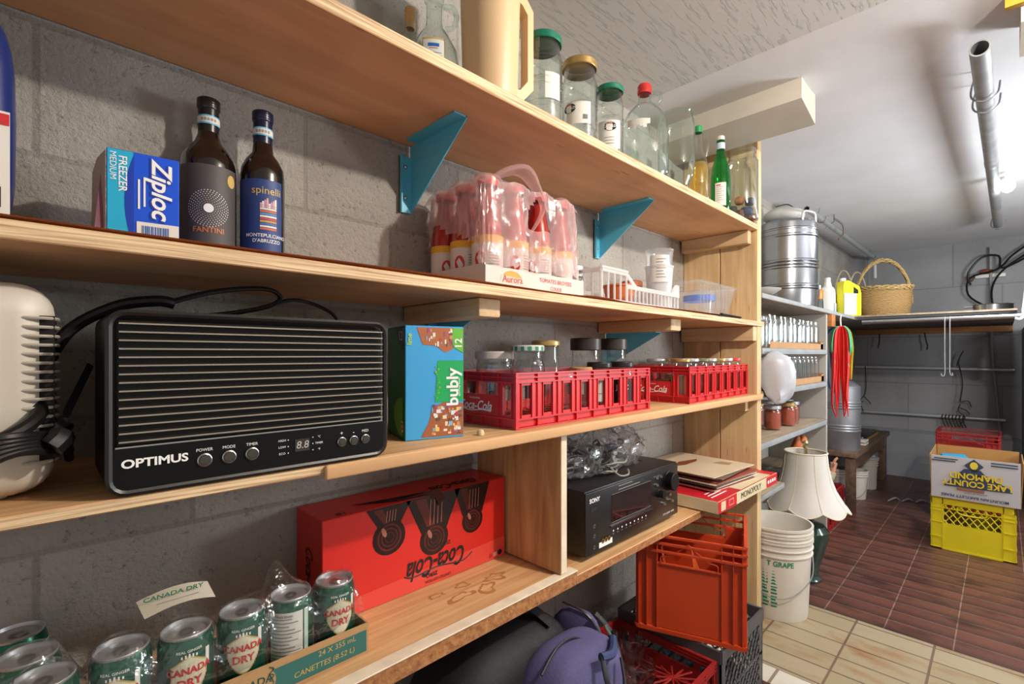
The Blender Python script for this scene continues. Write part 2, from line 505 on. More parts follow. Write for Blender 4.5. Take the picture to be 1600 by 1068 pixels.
def smooth_path(pts, sub, closed=False):
    out = []
    n = len(pts)
    rng = range(n if closed else n - 1)
    for i in rng:
        if closed:
            p0, p1, p2, p3 = pts[i - 1], pts[i], pts[(i + 1) % n], pts[(i + 2) % n]
        else:
            p0, p1, p2, p3 = pts[max(i - 1, 0)], pts[i], pts[i + 1], pts[min(i + 2, n - 1)]
        for k in range(sub):
            t = k / sub
            out.append(.5 * ((2 * p1) + (p2 - p0) * t + (2 * p0 - 5 * p1 + 4 * p2 - p3) * t * t + (3 * p1 - p0 - 3 * p2 + p3) * t ** 3))
    if not closed:
        out.append(pts[-1])
    return out

def T(name, label, cat, loc=(0, 0, 0), rz=0., group=None):
    o = bpy.data.objects.new(name, None); COL.objects.link(o)
    o.empty_display_size = .05
    o.location = loc; o.rotation_euler = (0, 0, rz)
    return tag(o, label, cat, group)
def tag(o, label, cat, group=None, kind=None):
    o['label'] = label; o['category'] = cat
    if group: o['group'] = group
    if kind: o['kind'] = kind
    return o
def struct(o, label=None):
    o['kind'] = 'structure'
    if label: o['label'] = label
    return o
KIDS = {}
def kids(o):
    return [c for c in bpy.data.objects if c.parent == o]
def dup(o, loc=None, rz=None, label=None, parent=None):
    c = o.copy(); COL.objects.link(c)
    if parent: c.parent = parent
    for ch in kids(o):
        dup(ch, parent=c)
    if loc is not None: c.location = loc
    if rz is not None: c.rotation_euler = (0, 0, rz)
    if label: c['label'] = label
    return c
def face(x, y):
    """turn that points an object's -y side towards the aisle where one stands"""
    return -math.atan2(x, y)

# ================================================================ THE ROOM
SHELF_Y = .70; WALL_Y = 1.02; CEIL = 2.05
b = B(); b.box(-1.2, WALL_Y, -.02, 5.75, WALL_Y + .15, CEIL + .1, block_wall_mat('block_wall', 'c2beb6', 'b2aea7', 'aaa59d', 1.7, noise_scale=80.))
struct(b.build('wall_left'), 'grey painted concrete block wall behind the wooden shelves')
b = B(); b.box(5.63, -1.6, -.02, 5.78, WALL_Y, CEIL + .1, block_wall_mat('back_block_wall', '9b9c9e', '969799', '87888a', .35, .60, .42, 'YZ', 40, True))
struct(b.build('wall_back'), 'grey block wall at the far end of the cellar')
# low painted ledge along the foot of the back wall
b = B(); b.prism([(5.63, 0), (5.57, 0), (5.585, .40), (5.63, .42)], -1.6, WALL_Y, pm('ledge_grey', '909196', .85, var=.1, vscale=5), 'XZ')
struct(b.build('trim_1'), 'raised grey footing along the back wall')
# floor: cream clay tiles near, brown clay tiles far
CREAM = tile_mat('cream_tiles', 'a6987c', '9a8b6c', '6f5c4a', .243, .107, -.179, -2.40 + .107 * 40, 'e2a866', .45, .004)
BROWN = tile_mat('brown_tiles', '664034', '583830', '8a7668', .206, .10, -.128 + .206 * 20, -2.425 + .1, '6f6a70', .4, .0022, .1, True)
b = B()
b.box(1.85, -1.6, -.05, 2.425, WALL_Y, 0, CREAM)
struct(b.build('floor'), 'cream clay tiled floor')
b = B(); b.box(1.75, -1.6, -.05, 1.85, WALL_Y, .001, tile_mat('white_border_tiles', 'd8d4c8', 'cfcabd', '8a7a68', .20, .11, .05, .02, 'f0e8dc', .35))
struct(b.build('trim_4'), 'row of white border tiles')
b = B(); b.box(-1.2, -1.6, -.05, 1.75, WALL_Y, 0, BROWN)
struct(b.build('floor_near'), 'brown clay tiled floor under the wooden shelves')
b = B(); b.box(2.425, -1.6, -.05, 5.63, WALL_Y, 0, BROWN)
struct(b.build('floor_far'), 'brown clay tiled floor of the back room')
# ceilings
def ceil_mat():
    m, nt, bs, N, L = nodes('stippled_ceiling')
    tc = N('ShaderNodeTexCoord'); mp = N('ShaderNodeMapping'); mp.inputs['Scale'].default_value = (9, 75, 20); mp.inputs['Rotation'].default_value = (0, 0, R(28))
    L(tc.outputs['Object'], mp.inputs['Vector'])
    n = N('ShaderNodeTexNoise'); n.inputs['Scale'].default_value = 1.3; n.inputs['Detail'].default_value = 6; n.inputs['Roughness'].default_value = .65
    L(mp.outputs['Vector'], n.inputs['Vector'])
    r = N('ShaderNodeValToRGB'); r.color_ramp.elements[0].position = .56; r.color_ramp.elements[1].position = .63
    L(n.outputs['Fac'], r.inputs['Fac'])
    bp = N('ShaderNodeBump'); bp.inputs['Strength'].default_value = .8; bp.inputs['Distance'].default_value = .005
    L(r.outputs['Color'], bp.inputs['Height']); L(bp.outputs['Normal'], bs.inputs['Normal'])
    bs.inputs['Base Color'].default_value = rgb('c4c3c0'); bs.inputs['Roughness'].default_value = .85
    return m
SMOOTH_C = pm('smooth_ceiling', 'd2d3d5', .95, spec=.05, bump=.25, bscale=14, var=.05, vscale=3)
b = B(); b.box(-1.2, -1.6, CEIL, 1.63, WALL_Y, CEIL + .12, ceil_mat())
struct(b.build('ceiling'), 'grey stippled ceiling over the near aisle')
b = B()
b.prism([(1.63, CEIL - .0), (1.97, CEIL - .006), (2.06, CEIL - .0), (5.63, CEIL), (5.63, CEIL + .12), (1.63, CEIL + .12)], -1.6, WALL_Y, SMOOTH_C, 'XZ')
struct(b.build('ceiling_far'), 'smooth light grey ceiling of the back room')
# stub beams left where the old opening was
STUB = pm('stub_plaster', 'b5afa3', .85, bump=.3, bscale=20, var=.08, vscale=5)
b = B(); b.prism([(1.86, CEIL), (1.86, CEIL - .075), (2.03, CEIL - .11), (2.03, CEIL)], .48, WALL_Y, STUB, 'XZ')
struct(b.build('trim_2'), 'plastered stub beam above the shelf end')
b = B(); b.prism([(1.86, CEIL), (1.86, CEIL - .07), (2.03, CEIL - .09), (2.03, CEIL)], -1.6, -.035, STUB, 'XZ')
struct(b.build('trim_3'), 'plastered stub beam by the pipe')
b = B(); b.box(5.0, -1.2, 0, 5.63, -.11, 1.30, pm('pillar_grey', '6e6f72', .9, bump=.3, bscale=20))
struct(b.build('wall_right'), 'dark grey wall corner at the far right')

# ================================================================ MAIN SHELVING UNIT
unit = T('wooden_shelving_unit', 'long home-built pine and plywood shelving unit along the block wall', 'shelves', (0, 0, 0))
def board(x0, x1, z0, z1, y0=SHELF_Y, y1=WALL_Y - .002, top=PINE, under=PLY_UNDER, edge=PLY_EDGE, name='shelf_board'):
    q = B(); q.box(x0, y0, z0, x1, y1, z1, edge, mats={'top': top, 'bot': under}, bev=.0015, seg=1)
    return q.build(name, unit)
board(-.45, 2.098, 1.608, 1.631)
board(-.45, 2.165, 1.2155, 1.2355, y0=.697)
board(-.45, 2.160, .924, .938, y0=.697)
q = B(); q.box(.30, .688, .9165, 2.125, .6965, .9385, pm('brown_paper', 'cfa273', .7, var=.08, vscale=5), bev=.0035, seg=3)
q.build('draped_paper_edge', unit)
CHIP = pm('chipboard_edge', 'b98350', .85, bump=.8, bscale=90, col2='8a5630', vscale=70)
board(-.45, .905, .560, .592, y0=.70, edge=CHIP)
board(.906, 1.590, .560, .582, y0=.70, edge=CHIP)
q = B()   # thin hardboard sheet lying on the second shelf, its front edge lifting in places
pts = []
n = 40
for i in range(n + 1):
    x = -.45 + (1.95 + .45) * i / n
    lift = .0065 + .003 * math.sin(x * 4.1) * math.sin(x * 1.7) + (.006 * math.exp(-((x - 1.02) / .08) ** 2))
    yy = .709 + .004 * math.sin(x * 3.1)
    pts.append(((x, yy, 1.2358 + lift), (x, .80, 1.2405), (x, 1.01, 1.2405), (x, yy + .001, 1.2345 + lift)))
vv = [[q.v(p) for p in row] for row in pts]
for i in range(n):
    A, C = vv[i], vv[i + 1]
    q.f([A[0], C[0], C[1], A[1]], LINER, True); q.f([A[1], C[1], C[2], A[2]], LINER, True)
    q.f([A[3], C[3], C[0], A[0]], pm('liner_edge', '7c3a1c', .8))
q.build('shelf_liner', unit)
q = B()   # thin strip nailed on the front of the fourth shelf
q.box(-.45, .697, .5925, .905, .724, .5955, STRIP, bev=.001, seg=1)
q.build('white_edge_strip', unit)
# end panel: two upright boards
for y0, y1, z1 in ((.702, .852, 2.02), (.856, 1.018, 2.012)):
    q = B(); q.box(2.10, y0, .0, 2.145, y1, z1, PINE_Z, bev=.002, seg=1); q.build('end_panel_board', unit)
# cleats under the shelf ends
for (y0, y1, z0, z1) in ((.725, 1.01, 1.553, 1.607), (.705, 1.012, 1.155, 1.2145), (.735, .98, .868, .9235), (.74, 1.0, .55, .585)):
    q = B(); q.box(2.062, y0, z0, 2.0995, y1, z1, PINE_Y, bev=.002, seg=1); q.build('cleat', unit)
# arms below the second shelf
for x0, x1 in ((.632, .692), (1.432, 1.50)):
    q = B(); q.box(x0, .735, 1.176, x1, 1.015, 1.2150, PINE_Y, bev=.005, seg=2); q.build('support_arm', unit)
# divider between third and fourth shelf
q = B(); q.box(.853, .706, .5965, .875, 1.0, .9235, wood('rough_divider', 'cfa777', '9d7448', scale=(20, 20, 2)), bev=.0015, seg=1, mats={'front': STRIP}); q.build('divider_panel', unit)
q = B(); q.box(1.30, .925, .515, 2.06, .96, .5590, PINE, bev=.002, seg=1); q.build('rail', unit)
# blue steel brackets
def bracket(x, ztop, h, d, name='bracket'):
    q = B()
    y1 = WALL_Y - .004
    q.box(x - .017, y1 - .003, ztop - h, x + .017, y1, ztop - .03, BLUE_STEEL)          # leg on the wall
    q.box(x - .017, y1 - d, ztop - .003, x + .017, y1 - .03, ztop, BLUE_STEEL)          # leg under the board
    q.prism([(y1, ztop - h), (y1, ztop), (y1 - d, ztop), (y1 - d, ztop - .006)], x + .014, x + .0165, BLUE_STEEL, 'YZ')
    q.box(x - .017, y1 - .012, ztop - h, x - .0145, y1, ztop - .03, BLUE_STEEL)
    o = q.build(name, unit)
    for z in (ztop - .055, ztop - h + .035):
        q = B(); q.blob((x - .002, y1 - .005, z), (.005, .003, .005), SCREW, e=2, seg=10, rings=6)
        q.build('screw', o)
for x in (.638, 1.425):
    bracket(x, 1.6075, .165, .215)
bracket(1.470, 1.1755, .12, .215); bracket(.715, 1.2150, .10, .20)

# ================================================================ CONTAINERS, GLASS
def jar_prof(h, r, rn, hs=.72, hn=.86):
    return [(0, .004), (r * .55, .004), (r * .82, 0), (r * .96, .004), (r, .014), (r, h * hs * .5), (r, h * hs), (r * .93 + rn * .07, h * (hs + .03)),
            ((r + rn) / 2, h * (hs + hn) / 2), (rn, h * hn), (rn, h * .93), (rn + .002, h * .94), (rn + .002, h * .955), (rn, h * .965), (rn, h)]
def jar(name, label, loc, h, r, rn, lid=None, lid_h=.014, glass=GLASS, group=None, hs=.72, hn=.86, cat='jar', rings=None, stuff=None, fillh=.6, seg=28, rz=0., lidmark=None):
    t = T(name, label, cat, loc, rz, group)
    q = B(); pr = jar_prof(h, r, rn, hs, hn)
    q.lathe(pr, glass, seg)
    if r > .044:   # thick wall: an inner skin as well
        q.lathe([(max(0, a - .0025), z + (.004 if z < .01 else 0)) for a, z in pr], glass, seg)
    if rings:
        for z in rings:
            q.lathe([(r, z - .004), (r + .0018, z - .002), (r + .0018, z + .002), (r, z + .004)], glass, seg)
    q.build('glass_body', t)
    if lid:
        q = B(); zz = h - lid_h + .003
        q.lathe([(rn + .0035, zz), (rn + .005, zz + .002), (rn + .005, h + .001), (rn + .003, h + .004), (rn * .8, h + .004), (rn * .75, h + .003), (0, h + .003)], lid, seg)
        if lidmark:
            for k in range(14):
                a = 2 * math.pi * k / 14
                q.patch(rn + .0056, a, a + .22, zz + .001, h + .001, lidmark, n=2)
        q.build('lid', t)
    if stuff:
        q = B(); q.lathe([(0, .007), (r - .006, .007), (r - .004, .02), (r - .004, h * fillh), (0, h * fillh)], stuff, seg); q.build('contents', t)
    return t
def put_label(t, fnc, name='label'):
    q = B(); fnc(q); return q.build(name, t)
def barcode(q, o, right, up, w, h, m=TEXT_BLK, seed=3):
    rr = random.Random(seed); x = -w / 2; o = Vector(o); right = Vector(right)
    while x < w / 2 - .0015:
        k = rr.choice((.0006, .001, .0016))
        q.decal(o + right * (x + k / 2), right, up, k, h, m); x += k + rr.choice((.0007, .0012))

TOPZ = 1.6315
# thin green bottle with a cork
def bottle(name, label, loc, prof, mat, cat='bottle', group=None, rz=0., seg=28):
    t = T(name, label, cat, loc, rz, group)
    q = B(); q.lathe(prof, mat, seg); q.build('glass_body', t)
    return t
t = bottle('corked_bottle', 'slim green-tinted glass bottle with a tall cork, behind the handled jug', (.621, .968, TOPZ),
           [(0, .004), (.028, 0), (.032, .008), (.032, .13), (.026, .16), (.014, .185), (.012, .20), (.016, .205), (.016, .213), (.012, .217), (.012, .24)], GLASS_G)
q = B(); q.lathe([(.0105, .225), (.0115, .235), (.012, .272), (0, .274)], pm('cork', 'c79a62', .8), 14); q.build('cork', t)
t = bottle('glass_jug', 'clear handled glass jug with a gold-edged label, left of the beige pitcher', (.618, .868, TOPZ),
           [(0, .004), (.045, 0), (.055, .012), (.057, .08), (.052, .12), (.034, .155), (.020, .175), (.017, .19), (.017, .23), (.021, .234), (.021, .245), (.018, .25)], GLASS_G, cat='jug', rz=face(.6, .8))
q = B(); q.tube([(.018, 0, .225), (.040, 0, .226), (.048, 0, .205), (.040, 0, .182), (.024, 0, .178)], .0055, GLASS_G, 8, sub=4); q.build('handle', t)
def fl(q):
    q.patch(.0572, -.42, .42, .050, .122, TEXT_GOLD, n=10); q.patch(.0576, -.38, .38, .054, .118, pm('pale_label', 'cfd6d2', .6), n=10)
    q.patch(.058, -.2, .2, .103, .110, TEXT_BLUE, n=5); q.patch(.058, -.15, .15, .099, .1005, TEXT_RED, n=4)
    for k in range(6): q.patch(.058, -.28, .28, .060 + k * .006, .0615 + k * .006, GREY_PRINT, n=6)
put_label(t, fl)
# beige pitcher
BEIGE = pm('beige_plastic', 'd3b48a', .42)
t = T('beige_pitcher', 'tall beige plastic pitcher with a squared handle', 'pitcher', (.690, .766, TOPZ), R(-8))
q = B(); q.lathe([(0, .006), (.050, 0), (.056, .004), (.058, .02), (.066, .30), (.067, .33), (.062, .33), (.060, .30), (.053, .01), (0, .008)], BEIGE, 36)
q.build('body', t)
q = B()
q.prism([(.052, .045), (.052, .028), (.072, .020), (.108, .060), (.108, .235), (.085, .262), (.060, .270), (.062, .245), (.078, .238), (.092, .222), (.092, .075), (.072, .050)], -.013, .013, BEIGE, 'XZ')
q.build('handle', t)
# large jars
DOMED = jar('glass_jar', 'large ribbed glass jar with green lid and torn white sticker beside the beige pitcher', (.859, .768, TOPZ), .210, .047, .0415, GREEN_LID, .016, hs=.76, hn=.86, rings=(.05, .09, .105, .155), rz=face(.86, .77))
put_label(DOMED, lambda q: q.patch(.0485, .12, .95, .055, .115, WHITE_PAPER, n=8))
def cat_label(q, r, z0, z1, a0, a1, logo_a, lz):
    q.patch(r, a0, a1, z0, z1, WHITE_PAPER, n=10)
    c = pm('dark_round_logo', '24322c', .5)
    pts = []
    for k in range(18):
        a = 2 * math.pi * k / 18; aa = logo_a + .017 * math.cos(a) / r
        pts.append(((r + .0006) * math.sin(aa), -(r + .0006) * math.cos(aa), lz + .012 * math.sin(a)))
    q.poly(pts, c)
    q.wtext('CATALDI', .009, TEXT_WHT, r + .0012, logo_a, lz, bold=.01)
    q.patch(r + .0012, logo_a - .2, logo_a + .2, lz + .007, lz + .009, TEXT_RED, n=4)
t = jar('glass_jar', 'large glass jar with a crinkled gold lid and a white barcode label', (1.002, .768, TOPZ), .214, .046, .0405, GOLD, .018, hs=.74, hn=.85, rings=(.04, .10, .150), rz=face(1, .77))
def l2(q):
    cat_label(q, .0475, .045, .10, -.75, .62, -.55, .085)
    for k in range(8): q.patch(.0482, .18 + k * .035, .195 + k * .035, .055, .067, TEXT_BLK, n=1)
put_label(t, l2)
t = jar('glass_jar', 'smaller glass jar with a green lid and a white label bearing a black oval', (1.122, .757, TOPZ), .192, .0365, .0330, GREEN_LID, .014, hs=.76, hn=.86, rings=(.09, .105, .14), rz=face(1.12, .757))
def l3(q):
    cat_label(q, .0372, .02, .095, -.9, .85, .05, .078)
    for k in range(3): q.patch(.0378, -.35, .35, .032 + k * .008, .0335 + k * .008, GREY_PRINT, n=5)
put_label(t, l3)
# gallon jug
t = bottle('gallon_jug', 'big round clear glass jug with a red cap and finger loop', (1.343, .778, TOPZ),
           [(0, .01), (.045, 0), (.062, .004), (.071, .02), (.072, .10), (.072, .15), (.067, .180), (.055, .208), (.036, .230), (.022, .243), (.018, .255), (.018, .278), (.022, .281), (.022, .286)], GLASS_G, cat='jug', rz=face(1.34, .778), seg=36)
q = B(); q.tube([(.018, 0, .268), (.030, 0, .276), (.044, 0, .270), (.048, 0, .254), (.040, 0, .238), (.028, 0, .236)], .0055, GLASS_G, 8, sub=4); q.build('handle', t)
q = B(); q.lathe([(.0195, .272), (.021, .273), (.021, .296), (.018, .301), (0, .301)], RED_LID, 24)
for k in range(24): q.patch(.0214, k * .262, k * .262 + .1, .274, .294, RED_LID, n=1)
q.build('cap', t)
put_label(t, lambda q: [q.patch(.0722, -.75 + k * .14, -.61 + k * .14, .150 - (k % 3) * .005, .172 - k * .001, WHITE_PAPER, n=2) for k in range(7)], 'torn_label')
# round carboy-like jar, upside down
t = bottle('round_jar', 'wide clear glass jar without lid, between the gallon jug and swing-top bottle', (1.565, .785, TOPZ),
           [(0, .004), (.030, 0), (.038, .01), (.036, .03), (.045, .05), (.058, .08), (.061, .12), (.061, .235), (.059, .258), (.0545, .272), (.0545, .284), (.0565, .286), (.0545, .288), (.052, .284), (.053, .27)], GLASS_G, cat='jar', seg=32)
OLIVE_OIL = thin('amber_oil', (.92, .74, .22), (.75, .5, .1), rough=.05, milky=.25, milk=(.8, .6, .12))
t = bottle('swing_top_bottle', 'clear handled bottle half full of yellow liquid with a green cap', (1.685, .762, TOPZ),
           [(0, .004), (.030, 0), (.035, .01), (.035, .12), (.031, .155), (.019, .19), (.014, .205), (.0125, .25), (.016, .252), (.016, .262), (.013, .265)], GLASS, rz=face(1.7, .76))
q = B(); q.lathe([(0, .006), (.031, .008), (.032, .12), (.029, .148), (0, .150)], OLIVE_OIL, 20); q.build('liquid', t)
q = B(); q.lathe([(.014, .258), (.0145, .278), (.010, .282), (0, .282)], pm('bottle_cap_green', '1c8a4a', .4), 16); q.build('cap', t)
q = B(); q.tube([(.014, 0, .25), (.028, 0, .248), (.034, 0, .225), (.030, 0, .19), (.026, 0, .17)], .004, GLASS, 8, sub=4); q.build('handle', t)
GREEN_GL = thin('green_bottle_glass', (.06, .62, .16), (.01, .22, .05), milky=.12, milk=(.02, .45, .1))
t = bottle('green_bottle', 'green sparkling-water bottle with a white neck band and small white back label', (1.838, .745, TOPZ),
           [(0, .004), (.030, 0), (.035, .008), (.035, .13), (.030, .17), (.018, .215), (.0135, .24), (.0125, .265), (.0145, .267), (.0145, .273), (.0125, .275)], GREEN_GL, rz=face(1.84, .745))
q = B(); q.lathe([(.0133, .272), (.0142, .274), (.0142, .287), (.010, .290), (0, .290)], pm('white_cap', 'd8c9c2', .4), 16); q.build('cap', t)
q = B(); q.lathe([(.0157, .238), (.0152, .262)], pm('neck_band', 'b9c6d6', .5), 20); q.build('neck_band', t)
def l4(q):
    q.patch(.0358, -.55, .55, .02, .105, WHITE_PAPER, n=8)
    for k in range(7): q.patch(.0363, -.42, .1 if k % 2 else .3, .04 + k * .008, .0415 + k * .008, GREY_PRINT, n=4)
    q.patch(.0363, -.42, .0, .094, .098, TEXT_RED, n=3)
put_label(t, l4)
t = jar('glass_jar', 'big open clear jar holding dark and copper bottle caps, at the shelf end', (2.032, .738, TOPZ), .290, .060, .050, None, hs=.80, hn=.9, rings=None, rz=face(2.03, .74))
q = B()
for k, (dx, dy, dz, c) in enumerate(((-.01, -.015, .085, 'b8714a'), (.028, -.02, .075, '232830'), (-.035, 0, .055, '1d2228'), (.022, -.03, .035, '30486a'), (-.008, -.03, .028, '7a4a3a'), (.01, .02, .05, '1a1c22'), (-.03, .02, .02, '2a2a2e'), (.035, .015, .02, '8a5a40'), (0, .0, .012, '3a2d2a'))):
    q.blob((dx, dy, dz), (.018, .018, .016), pm('cap_%s' % c, c, .4), e=3, seg=12, rings=8)
q.build('contents', t)

# ================================================================ SECOND SHELF
S2 = 1.2412
# blue jug at the left edge
BLUEJ = pm('deep_blue_plastic', '1632a8', .3)
t = T('blue_jug', 'deep blue plastic jug cut off by the left picture edge, with a barcode label', 'jug', (-.082, .90, S2))
q = B(); q.blob((0, 0, .145), (.064, .045, .145), pm('navy_plastic', '1a2a66', .3), e=4, seg=24, rings=14); q.build('body', t)
q = B(); q.lathe([(.03, .285), (.036, .295), (.036, .335), (.03, .343), (0, .343)], BLUEJ, 24); q.build('cap', t)
def lj(q):
    q.decal((.022, -.0455, .09), X, Z, .075, .13, WHITE_PAPER); q.decal((.022, -.0462, .145), X, Z, .074, .014, TEXT_RED)
    for k in range(9): q.decal((.02, -.0465, .125 - k * .006), X, Z, .06, .0018, GREY_PRINT)
    barcode(q, (.035, -.0465, .050), X, Z, .035, .025)
put_label(t, lj)

# zip bag box
CY = pm('cyan_card', '1fa7cf', .4); BL = pm('royal_blue_card', '0f4fd0', .38); DBL = pm('deep_blue_card', '1238a8', .38)
t = T('freezer_bag_box', 'blue and cyan cardboard box of freezer bags standing on its end', 'box', (.066, .826, S2), R(-6.6))
q = B()
W, D, Hh = .079, .100, .132
q.box(0, 0, 0, W, D, Hh, BL, bev=.0012, seg=1, mats={'left': CY, 'top': CY})
q.decal((.0145, -.0004, Hh / 2), X, Z, .027, Hh - .002, CY)
q.poly([(.0285, -.0007, .001), (.0285, -.0007, Hh - .002)] + [(.0285 - .010 * (1 - ((k - 6) / 6.) ** 2), -.0007, Hh - .004 - k * (Hh - .008) / 12) for k in range(13)], DBL)
xl, yu = Vector((0, 0, -1)), Vector((1, 0, 0))
q.text('Ziploc', .0315, TEXT_WHT, (.058, -.0012, .086), xl, yu, shear=.25, bold=.022)
q.text('Ziploc', .0315, DBL, (.0565, -.0008, .0845), xl, yu, shear=.25, bold=.05)
for i in range(2): q.decal((.040 - i * .006, -.0010, .080 - i * .004), X, Z, .0022, .040, TEXT_WHT)
q.text('FREEZER', .0125, TEXT_WHT, (.0165, -.0010, .100), xl, yu, bold=.012); q.text('MEDIUM', .0100, TEXT_WHT, (.0065, -.0010, .109), xl, yu)
q.decal((.055, -.0010, .024), X, Z, .047, .030, WHITE_PAPER); barcode(q, (.053, -.0014, .024), X, Z, .032, .020, TEXT_BLUE)
q.build('carton', t)
q = B(); q.poly([(-.001, .0, .0), (-.001, .0, .128), (-.010, .012, .118), (-.016, .04, .105), (-.018, .05, .0)], pm('flap_grey', 'a39488', .7))
q.poly([(-.002, .004, 0), (-.014, .002, 0), (-.006, .008, .10)], pm('flap_grey2', '7a4a5a', .7))
q.build('open_flap', t)

# wine bottles
WINE = pm('dark_wine_glass', '140d0b', .06, coat=1.0, spec=.8)
def wine(name, label, loc, r, h, cap, capd):
    t = T(name, label, 'wine bottle', loc, face(loc[0], loc[1]))
    q = B(); q.lathe([(0, .004), (r * .8, 0), (r * .97, .004), (r, .012), (r, h * .60), (r * .96, h * .65), (r * .78, h * .70), (r * .50, h * .745), (.0165, h * .79), (.0145, h * .83), (.0145, h * .98)], WINE, 36); q.build('glass_body', t)
    q = B(); q.lathe([(.0152, h * .80), (.0158, h * .80), (.0158, h * .935), (.0168, h * .94), (.0172, h * .945), (.0172, h * .995), (.0155, h), (0, h)], cap, 28)
    for k in range(4): q.lathe([(.0172, h * .95 + k * .004), (.0178, h * .952 + k * .004), (.0172, h * .954 + k * .004)], capd, 28)
    q.build('screw_cap', t)
    q = B(); q.lathe([(.0166, h * .845), (.0166, h * .895)], pm('blue_seal_edge', '5ab0cf', .5), 24); q.lathe([(.0168, h * .853), (.0168, h * .887)], pm('seal_paper', 'd5ccc4', .6), 24)
    for k in range(5): q.patch(.0171, -.7 + k * .3, -.5 + k * .3, h * .862, h * .878, GREY_PRINT, n=2)
    q.build('neck_seal', t)
    return t
t = wine('wine_bottle', 'dark wine bottle with a black label of dotted rings around a white disc', (.214, .968, S2), .0425, .300, pm('black_cap', '1b1716', .3), pm('cap_ridge', '2c2623', .3))
def lf(q):
    r = .0432; z0 = .09
    q.patch(r, -1.15, 1.15, .02, .175, pm('charcoal_label', '46413f', .6), n=16)
    q.patch(r + .0002, -1.15, 1.15, .020, .030, pm('label_foot', '2c2826', .6), n=16)
    r += .0007
    for ring in range(7):
        R0 = .0105 + ring * .0033; n = 18 + ring * 4
        for k in range(n):
            a = 2 * math.pi * k / n + ring * .07
            u, w = R0 * math.cos(a), R0 * math.sin(a) + .102; s_ = .00055 + ring * .00007
            pts = [(u + s_, w), (u, w + s_), (u - s_, w), (u, w - s_)]
            q.poly([(r * math.sin(p[0] / r), -r * math.cos(p[0] / r), p[1]) for p in pts], TEXT_WHT)
    q.poly([((r) * math.sin(.0075 * math.cos(2 * math.pi * k / 20) / r), -r * math.cos(.0075 * math.cos(2 * math.pi * k / 20) / r) - .0003, .102 + .0075 * math.sin(2 * math.pi * k / 20)) for k in range(20)], TEXT_WHT)
    q.wtext('FANTINI', .0125, pm('copper_print', 'c87a38', .5), r, .0, .0655, bold=.012)
    q.poly([(r * math.sin(.85 + .008 * math.cos(k * .35) / r), -r * math.cos(.85 + .008 * math.cos(k * .35) / r), .155 + .011 * math.sin(k * .35)) for k in range(18)], TEXT_GOLD)
put_label(t, lf)
t = wine('wine_bottle', 'slimmer wine bottle with a navy label showing a small striped village', (.296, .950, S2), .0365, .300, pm('navy_cap', '151a34', .3), pm('navy_ridge', '23294a', .3))
def ls(q):
    r = .0371
    q.patch(r, -1.35, .95, .02, .168, pm('navy_label', '223b74', .55), n=16); r += .0006
    q.wtext('spinelli', .0185, TEXT_GOLD, r, .18, .148, bold=.006)
    for i, c in enumerate(('c86a4a', 'd9d4cc', '3b6fb0', 'c9973c', 'b8494a', 'e0dcd2', '4a8ac0', 'c46a3a', 'd8d2c8')):
        q.patch(r, -.12, .62, .079 + i * .0044, .0822 + i * .0044, pm('stripe_' + c, c, .6), n=6)
    for i in range(8):
        a = -.12 + i * .093; h = .008 + (i * 5 % 4) * .003
        q.patch(r + .0003, a, a + .08, .118, .118 + h, pm('village_%d' % (i % 3), ('d8a89a', 'e8dfd2', 'b98ab0')[i % 3], .6), n=1)
        q.patch(r + .0005, a + .025, a + .045, .120, .123, TEXT_BLUE, n=1)
    q.wtext('MONTEPULCIANO', .0085, TEXT_WHT, r, .18, .0685, bold=.008); q.wtext("D'ABRUZZO", .0085, TEXT_WHT, r, .18, .059, bold=.008)
    q.patch(r, .0, .35, .026, .0275, TEXT_WHT, n=3)
put_label(t, ls)

# tomato bottles in their tray
TOM_BODY = thin('passata_bottle_glass', (.93, .75, .70), (.7, .35, .3))
TOM = pm('tomato_puree', 'b4271a', .35)
def tomato(loc, rz=0., label=''):
    t = T('passata_bottle', label, 'bottle', loc, rz, 'tomato bottles in the shrink-wrapped tray')
    h, r = .238, .034
    pr = [(0, .003), (r * .85, 0), (r, .006), (r, h * .45), (r * .95, h * .55), (.022, h * .78), (.0195, h * .84), (.0195, h * .95), (.021, h * .955), (.021, h * .975)]
    q = B(); q.lathe(pr, TOM_BODY, 24); q.build('glass_body', t)
    q = B(); q.lathe([(max(0, a - .002), min(z + .003, h * .90)) for a, z in pr[:8]] + [(0, h * .90)], TOM, 24); q.build('puree', t)
    q = B(); q.lathe([(.0225, h * .93), (.0235, h * .94), (.0235, h * .992), (.021, h), (0, h)], RED_LID, 24); q.build('lid', t)
    def lb(q):
        q.lathe([(r + .0006, .022), (r + .0006, .108)], pm('tomato_label_white', 'd9d2ca', .6), 24)
        q.lathe([(r + .0009, .094), (r + .0009, .110)], pm('tomato_label_yellow', 'e0ab2c', .6), 24)
        for k in range(8): q.patch(r + .0012, .1, .8, .035 + k * .006, .037 + k * .006, GREY_PRINT, n=4)
        q.poly([((r + .0014) * math.sin(-.5 + .35 * math.cos(k * .4)), -(r + .0014) * math.cos(-.5 + .35 * math.cos(k * .4)), .058 + .018 * math.sin(k * .4)) for k in range(16)], TEXT_RED)
    put_label(t, lb)
    return t
xs = (.705, .786, .867, .948); ys = (.792, .868, .944)
first = None
names = ('leftmost', 'second from left', 'third from left', 'rightmost'); rows = ('front row', 'middle row', 'wall-side row')
for j, yy in enumerate(ys):
    for i, xx in enumerate(xs):
        lb = 'tomato puree bottle, red lid, %s in the %s of the tray' % (names[i], rows[j])
        if first is None:
            first = tomato((xx, yy, S2 + .004), face(xx, yy), lb)
        else:
            dup(first, (xx, yy, S2 + .004), face(xx, yy) + (i * 2 + j) % 3 * .5 - .4, lb)
